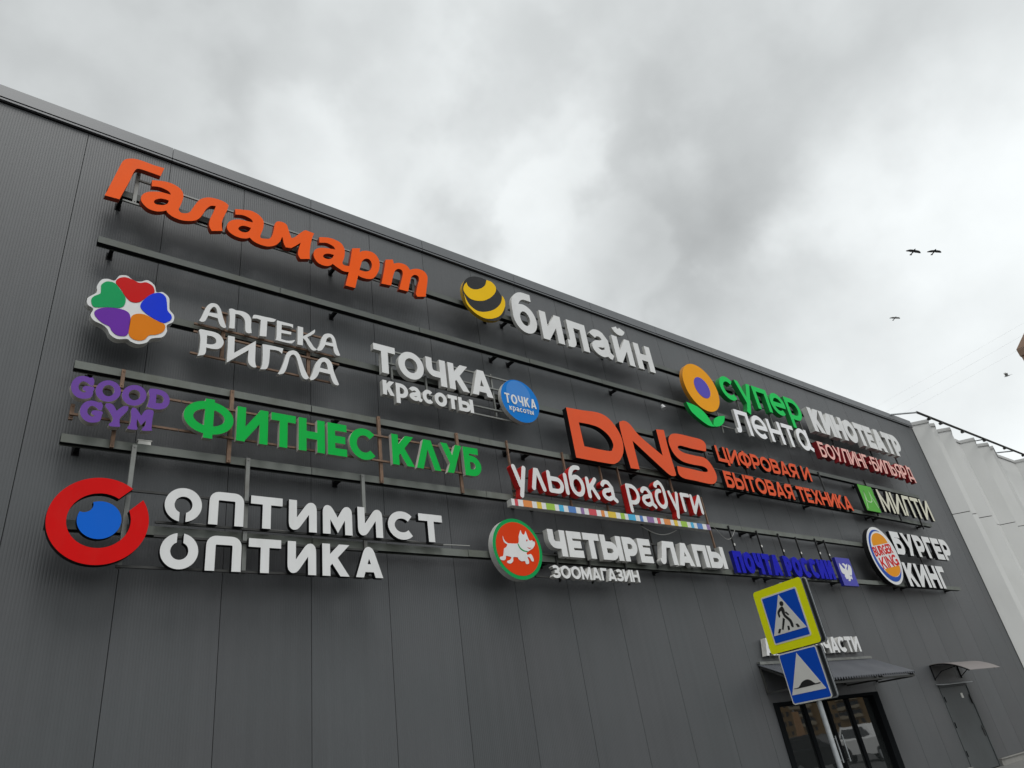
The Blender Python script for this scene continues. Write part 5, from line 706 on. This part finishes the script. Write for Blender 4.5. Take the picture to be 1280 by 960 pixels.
# -- small sign above the canopy
s_ = sign('small white capitals just above the corrugated entrance canopy', 13.8, 3.05)
sign_text(s_, 'АВТОЗАПЧАСТИ', L['avto'], .24, .15, .035, [M['white'], M['whiteside']], gap=.06)
em = plate('emblem', [ellipse(14.10, 3.82, .22, .30)], [], .12, .04, [M['white'], M['whiteside']], s_); plate('badge', [ellipse(14.16, 3.80, .13, .20)], [], .124, .1202, M['amber'], em)
for xx in (12.3, 14.1, 15.5):
    mb = MB(); mb.box(xx-.02, xx+.02, -.038, -.002, 3.1, 3.34); mb.build('frame_upright', M['steel'], s_)
mb = MB(); mb.box(14.06, 14.14, -.039, -.003, 3.45, 3.75); mb.build('frame_upright', M['steel'], s_)

# small floodlight under the second rail
fl = empty('wall_lamp', (10.6, -.3, 8.5), 'small pale lamp hanging under the bare second rail', 'lamp')
mb = MB(); mb.tube((10.60, -.25, 8.60), (10.60, -.25, 8.50), .012); mb.build('stem', M['steel'], fl)
mb = MB(); mb.tube((10.60, -.25, 8.50), (10.60, -.29, 8.40), .035, 10, r2=.06); mb.build('lamp_head', M['lens'], fl)

# ================================================================== PALE PLEATED BUILDING
pb = empty('pleated_building', (32, 0, 0), 'pale grey building with pleated panel walls behind the dark corner', 'building')
base = [(25.90, .02), (26.30, -.45), (26.72, -.20), (27.0, -.38), (27.80, -.08), (28.20, -.47), (29.60, .0), (30.30, .03), (30.64, -.42), (31.65, -.12), (32.05, -.44), (32.68, -.24), (32.77, -.37), (34.25, .0), (36.35, .0), (36.62, -.40), (37.6, -.12), (38.0, -.45), (38.7, -.2), (39.1, -.40), (40.4, .0), (42.2, .02), (42.5, -.42), (43.5, -.1), (43.9, -.45), (45.2, 0), (47, 0), (47.4, -.42), (48.6, -.1), (49, -.45), (50.5, 0), (54, 0)]
def band(name, z0, z1, dy, m, thick=None):
    v = []; f = []
    for x, y in base: v += [(x, y+dy, z0), (x, y+dy, z1)]
    for i in range(len(base)-1): f.append((2*i, 2*i+2, 2*i+3, 2*i+1))
    if thick:
        n0 = len(v); v += [(p[0], p[1]+thick, p[2]) for p in v]
        for i in range(len(base)-1): f += [(n0+2*i, n0+2*i+1, n0+2*i+3, n0+2*i+2), (2*i+1, 2*i+3, n0+2*i+3, n0+2*i+1), (2*i, n0+2*i, n0+2*i+2, 2*i+2)]
        e = 2*(len(base)-1); f += [(0, 1, n0+1, n0), (e, n0+e, n0+e+1, e+1)]
    return link(name, v, f, m, None, pb)
band('wall_panel', .0, 7.445, 0, M['pleat'], .12); band('wall_panel', 7.470, 10.93, 0, M['pleat'], .12); band('joint_strip', 7.43, 7.49, .03, M['seam'], .05)
band('wall_cap', 10.932, 11.06, -.035, M['pleatcap'], .20)
mb = MB(); mb.box(25.86, 54, .25, 20, 0, 10.8); mb.build('building_core', M['pleat'], pb)
lr = empty('roof_light_rail', (31, -.6, 11), 'long grey pipe with small lamps along the pale pleated roof edge', 'light rail')
mb = MB(); mb.tube((25.05, -.62, 11.03), (46, -.62, 10.98), .045, 10); mb.build('pipe', M['steel'], lr)
for a, b in (((24.1, .05, 11.06), (25.08, -.62, 11.03)), ((30.6, .15, 11.05), (31.3, -.62, 11.02)), ((33.6, .15, 11.05), (34.6, -.62, 11.01)), ((38.5, .15, 11.05), (39.3, -.62, 11.0))):
    mb = MB(); mb.tube(a, b, .035); mb.build('strut', M['zinc'], lr)
for xx in (26.0, 27.0, 29.0, 31.2, 33.4, 35.6, 37.8):
    mb = MB(); mb.box(xx-.05, xx+.05, -.68, -.56, 10.90, 10.975); mb.build('lamp', M['steel'], lr)

# ================================================================== ROAD SIGN
RS = DATA['rs']; yaw = -1.659; ru = Vector((math.cos(yaw), math.sin(yaw), 0)); rn = ru.cross(Vector((0, 0, 1))); rc = Vector((8.63, -2.789, 0))
rs = empty('road_sign', (8.70, -2.82, 0), 'crossing sign in a yellow frame above a speed bump sign on one pole', 'road sign')
def SGN(u, v, d): return tuple(rc + ru*u + Vector((0, 0, v)) + rn*d)
def SGB(u, v, d): return tuple(rc + ru*u + Vector((0, 0, v)) - rn*(d+.15))
def rrect(u0, u1, v0, v1, r):
    return [p for c, a in (((u1-r, v1-r), 0), ((u0+r, v1-r), 90), ((u0+r, v0+r), 180), ((u1-r, v0+r), 270)) for p in [(c[0]+r*math.cos(R(a+15*i)), c[1]+r*math.sin(R(a+15*i))) for i in range(7)]]
for F3, nm in ((SGN, 'crossing_plate'), (SGB, 'crossing_plate')):
    p = plate(nm, [rrect(-.462, .462, 2.695, 3.637, .05)], [], .006, -.022, [M['signyel'], M['signback'] if F3 is SGN else M['flange']], rs, F3)
    plate('white_border', [rrect(-.340, .338, 2.81, 3.521, .03)], [], .0085, .0062, M['signwhite'], p, F3); plate('blue_field', [rrect(-.318, .316, 2.832, 3.499, .015)], [], .0105, .0087, M['signblue'], p, F3)
    if F3 is SGN:
        plate('white_triangle', [[(-.001, 3.49), (-.305, 2.936), (.302, 2.936)]], [], .0125, .0107, M['signwhite'], p, F3)
        plate('walking_figure', [ellipse(*RS['head'][0], .036, n=20), smooth_path(RS['body'], 3), RS['arm'], RS['leg']], [], .0145, .0127, M['signblack'], p, F3)
        for kk in ('b1', 'b2', 'b3'): plate('zebra_bar', [RS[kk]], [], .0145, .0127, M['signblack'], p, F3)
    if F3 is SGB:
        plate('rim', [rrect(-.466, .466, 2.691, 3.641, .05)], [rrect(-.450, .450, 2.707, 3.625, .04)], -.0225, -.030, M['zinc'], p, F3); plate('rim', [rrect(-.346, .346, 1.964, 2.680, .04)], [rrect(-.330, .330, 1.980, 2.664, .03)], -.0205, -.028, M['zinc'], p, F3)
    q = plate('bump_plate', [rrect(-.342, .342, 1.968, 2.676, .04)], [], .006, -.020, [M['signwhite'], M['signback'] if F3 is SGN else M['flange']], rs, F3)
    plate('blue_field', [rrect(-.324, .324, 1.986, 2.658, .028)], [], .0085, .0062, M['signblue'], q, F3)
    if F3 is SGN:
        plate('white_triangle', [[(-.012, 2.636), (-.308, 2.096), (.290, 2.096)]], [], .0105, .0087, M['signwhite'], q, F3)
        plate('bump_mark', [smooth_path([(a[0], a[1]) for a in RS['bump']], 2)], [], .0125, .0107, M['signblack'], q, F3)
mb = MB(); pb_ = rc + ru*.028 - rn*.09; mb.tube((pb_.x, pb_.y, 0), (pb_.x, pb_.y, 3.66), .036, 16); mb.build('pole', M['zinc'], rs, smooth=False)
for zz in (3.4, 2.95, 2.5, 2.15):
    mb = MB(); a = rc + ru*.028 - rn*.035; b = rc + ru*.028 - rn*.14
    for uu in (-.16, .16):
        a2 = rc+ru*(uu+.028)-rn*.034; b2 = rc+ru*(uu+.028)-rn*.142; mb.bar((a2.x, a2.y, zz), (b2.x, b2.y, zz), .03, .03)
    a2 = rc+ru*(-.2+.028)-rn*.040; b2 = rc+ru*(.2+.028)-rn*.040; mb.bar((a2.x, a2.y, zz), (b2.x, b2.y, zz), .03, .008)
    mb.build('clamp', M['signback'], rs)

# ================================================================== BIRDS, WIRES, TOWER
def bird(loc, span, heading, bank, flap, m, label):
    root = empty('bird', loc, label, 'bird', 'birds in the sky'); c, s_n = math.cos(heading), math.sin(heading)
    def T(x, y, z):   # x right, y forward, z up
        x, z = x*math.cos(bank)-z*math.sin(bank), x*math.sin(bank)+z*math.cos(bank)
        return (loc[0]+(x*c-y*s_n)*span, loc[1]+(x*s_n+y*c)*span, loc[2]+z*span)
    ring = [(-.30, .02), (-.26, .035), (-.12, .06), (.02, .07), (.14, .055), (.18, .042), (.22, .032), (.26, .008)]; v = []; f = []
    for y, r_ in ring:
        for i in range(8): v.append(T(r_*math.cos(i*math.pi/4), y, r_*.85*math.sin(i*math.pi/4)))
    for j in range(len(ring)-1):
        for i in range(8): f.append((j*8+i, j*8+(i+1) % 8, j*8+8+(i+1) % 8, j*8+8+i))
    f += [tuple(range(8))[::-1], tuple(range(len(v)-8, len(v)))]
    k = len(v); v += [T(-.035, -.26, .012), T(.035, -.26, .012), T(.075, -.46, .012), T(-.075, -.46, .012), T(-.035, -.26, -.004), T(.035, -.26, -.004), T(.075, -.46, -.004), T(-.075, -.46, -.004)]
    f += [(k, k+1, k+2, k+3), (k+7, k+6, k+5, k+4), (k, k+3, k+7, k+4), (k+1, k+5, k+6, k+2), (k+3, k+2, k+6, k+7), (k, k+4, k+5, k+1)]
    link('body', v, f, m, None, root)
    for sd_ in (-1, 1):
        st = [(.04, .12, -.10, 0), (.16, .15, -.11, flap*.10), (.30, .15, -.08, flap*.16), (.42, .08, -.09, flap*.17), (.51, -.03, -.08, flap*.15)]; v = []; f = []
        for x, y1, y0, z in st: v += [T(sd_*x, y1, z+.012), T(sd_*x, y0, z+.004), T(sd_*x, y1, z), T(sd_*x, y0, z-.004)]
        for j in range(len(st)-1):
            q = j*4; f += [(q, q+1, q+5, q+4), (q+2, q+6, q+7, q+3), (q, q+4, q+6, q+2), (q+1, q+3, q+7, q+5)]
        f += [(0, 2, 3, 1), (16, 17, 19, 18)]; link('wing', v, f, m, None, root)
bird((38.50, -.01, 24.45), .80, R(143), R(19), -.25, M['bird'], 'black crow with spread wings, left one of the close pair')
bird((38.93, -.82, 24.0), .76, R(140), R(13), -.35, M['bird'], 'black crow with level wings, right one of the close pair')
bird((63.6, 9.5, 33.7), .95, R(142), R(11), -.1, M['gull'], 'pale grey bird gliding below the two black crows')
bird((72.7, 5.7, 27.5), .95, R(20), R(25), 1.9, M['gull'], 'pale grey bird with raised wings near the brick tower')
for i, (dz, dy) in enumerate(((0, 0), (-.9, .5), (-1.7, -.3))):
    a = Vector((60.6, 12.4+dy, 25.7+dz)); b = Vector((62.7, .85+dy, 27.5+dz)); d = b-a
    p0, p1 = a-d*3, b+d*3; pts = [p0+(p1-p0)*t/12 - Vector((0, 0, 1.2*4*(t/12)*(1-t/12)-1.1)) for t in range(13)]
    mb = MB(); mb.path(pts, .0035, 5)
    tag(mb.build('overhead_wire', M['wire'], loc=tuple(p0)), ('uppermost', 'middle', 'lowest')[i]+' thin pale overhead wire crossing the bright sky', 'wire', 'overhead wires')
tw = empty('brick_tower', (104, 2, 0), 'brown brick tower block just showing at the right picture edge', 'building')
mb = MB(); mb.box(100.1, 114, -14, 8.68, 0, 38.6); mb.build('wall', M['brick'], tw)
mb = MB(); mb.box(99.9, 114.2, -14.2, 8.75, 38.602, 39.6, 0); v = [(99.9, -14.2, 39.602), (114.2, -14.2, 39.602), (114.2, 8.75, 39.602), (99.9, 8.75, 39.602), (101.0, -12, 42.6), (113, -12, 42.6), (113, 6.2, 42.6), (101.0, 6.2, 42.6)]
mb.add(v, [(0, 1, 5, 4), (1, 2, 6, 5), (2, 3, 7, 6), (3, 0, 4, 7), (4, 5, 6, 7), (3, 2, 1, 0)]); mb.build('roof', M['brickpale'], tw)
for i in range(4):
    for j in range(12):
        mb = MB(); y = -11+i*4.6; z = 3+j*3.0; mb.box(100.02, 100.09, y, y+1.6, z, z+1.5); mb.build('window', M['winglass'], tw)

# ================================================================== ACROSS THE STREET (seen in the entrance glass)
ab = empty('apartment_block', (255, -131, 0), 'ochre apartment block with pale balcony bands across the street', 'building')
ob = Vector((255, -131, 0)); du = Vector((.47, .883, 0)).normalized(); dn = Vector((-.883, .47, 0)).normalized()   # long side turned to the shop fronts
def BX(mbx, u0, u1, n0, n1, z0, z1):
    mbx.add([tuple(ob+du*u+dn*n_+Vector((0, 0, z))) for z in (z0, z1) for n_ in (n0, n1) for u in (u0, u1)], [(0, 2, 3, 1), (4, 5, 7, 6), (0, 1, 5, 4), (2, 6, 7, 3), (0, 4, 6, 2), (1, 3, 7, 5)])
mb = MB(); BX(mb, -60, 60, -14, 0, 0, 27.0); mb.build('wall', M['blockbrown'], ab)
mb = MB(); BX(mb, -60.5, 60.5, -14.5, .4, 27.002, 27.5); mb.build('roof', M['blockpale'], ab)
for fl_ in range(9):
    z = 1.2+fl_*2.9
    for u in range(-56, 56, 8):
        mb = MB(); BX(mb, u, u+1.5, .002, .06, z+.2, z+1.7); BX(mb, u+2.4, u+3.6, .002, .06, z+.2, z+1.7); mb.build('window', M['winglass'], ab)
    if fl_:
        for u in range(-56, 56, 16):
            bl = MB(); BX(bl, u+4.2, u+11.6, .002, 1.2, z-.55, z+.45); bl = bl.build('balcony', M['blockpale'], ab)
            mb = MB(); BX(mb, u+4.4, u+11.4, .3, 1.1, z+.452, z+1.75); mb.build('balcony_glazing', M['winglass'], bl)
def car(loc, heading, m, label, long=4.4, tall=1.65):
    root = empty('parked_car', loc, label, 'car', 'cars across the street'); c, s_n = math.cos(heading), math.sin(heading)
    def T(x, y, z): return (loc[0]+x*c-y*s_n, loc[1]+x*s_n+y*c, loc[2]+z)
    hl = long/2; prof = [(-hl, .35), (-hl, .80), (-hl+.12, .95), (hl-1.25, 1.0), (hl-.25, .90), (hl, .70), (hl, .35)]
    cab = [(-hl+.15, .95), (-hl+.5, tall), (hl-1.95, tall), (hl-1.15, 1.0)]
    def loft(pr, w0, w1, zsplit):
        v = []; n = len(pr)
        for sd_ in (-1, 1): v += [T(x, sd_*(w1 if z > zsplit else w0), z) for x, z in pr]
        return v, [tuple(range(n))[::-1], tuple(range(n, 2*n))] + [(i, (i+1) % n, n+(i+1) % n, n+i) for i in range(n)]
    v, f = loft(prof, .88, .88, 9); link('body', v, f, m, None, root)
    v, f = loft(cab, .82, .66, 1.2); cb = link('cabin', v, f, m, None, root)
    for sd_ in (-1, 1):
        q = [(-hl+.42, 1.04), (-hl+.62, tall-.10), (hl-2.02, tall-.10), (hl-1.42, 1.04)]; v = [T(x, sd_*(.80-.14*(z-.95)/(tall-.95)*1.1+.028), z) for x, z in q] + [T(x, sd_*(.80-.14*(z-.95)/(tall-.95)*1.1+.012), z) for x, z in q]
        link('side_window', v, [(0, 1, 2, 3), (7, 6, 5, 4), (0, 4, 5, 1), (1, 5, 6, 2), (2, 6, 7, 3), (3, 7, 4, 0)], M['carglass'], None, cb)
        for xx in (-hl+.85, hl-.85):
            mb = MB(); mb.tube(T(xx, sd_*.70, .33), T(xx, sd_*.90, .33), .33, 16); wh = mb.build('wheel', M['tyre'], root)
            mb = MB(); mb.tube(T(xx, sd_*.9005, .33), T(xx, sd_*.915, .33), .20, 12); mb.build('rim', M['zinc'], wh)
        mb = MB(); p = [T(-hl-.012, sd_*.62, .70), T(-hl-.012, sd_*.84, .70), T(-hl-.012, sd_*.84, .90), T(-hl-.012, sd_*.62, .90)]; p2 = [T(-hl+.02, sd_*.62, .70), T(-hl+.02, sd_*.84, .70), T(-hl+.02, sd_*.84, .90), T(-hl+.02, sd_*.62, .90)]
        mb.add(p+p2, [(0, 1, 2, 3), (7, 6, 5, 4), (0, 4, 5, 1), (1, 5, 6, 2), (2, 6, 7, 3), (3, 7, 4, 0)]); mb.build('tail_lamp', M['lampred'], root)
    q = [(-.62, -hl+.28, 1.08), (.62, -hl+.28, 1.08), (.56, -hl+.47, tall-.12), (-.56, -hl+.47, tall-.12)]
    v = [T(y-.035, x, z) for x, y, z in q] + [T(y+.02, x, z) for x, y, z in q]
    link('rear_window', v, [(0, 1, 2, 3), (7, 6, 5, 4), (0, 4, 5, 1), (1, 5, 6, 2), (2, 6, 7, 3), (3, 7, 4, 0)], M['carglass'], None, cb)
    return root
car((34.2, -9.6, 0), R(118), M['carwhite'], 'white parked car across the street', 4.4, 1.55)
car((27.5, -9.6, 0), R(4), M['cardark'], 'dark parked car across the street', 4.4, 1.5)
bn_ = empty('street_banner', (30.9, -11.4, 0), 'tall orange banner on a post across the street', 'banner')
mb = MB(); mb.tube((30.9, -11.4, 0), (30.9, -11.4, 2.6), .03); mb.build('post', M['zinc'], bn_)
mb = MB(); mb.box(30.6, 31.2, -11.36, -11.335, .9, 2.5); mb.build('flag', M['banner'], bn_)
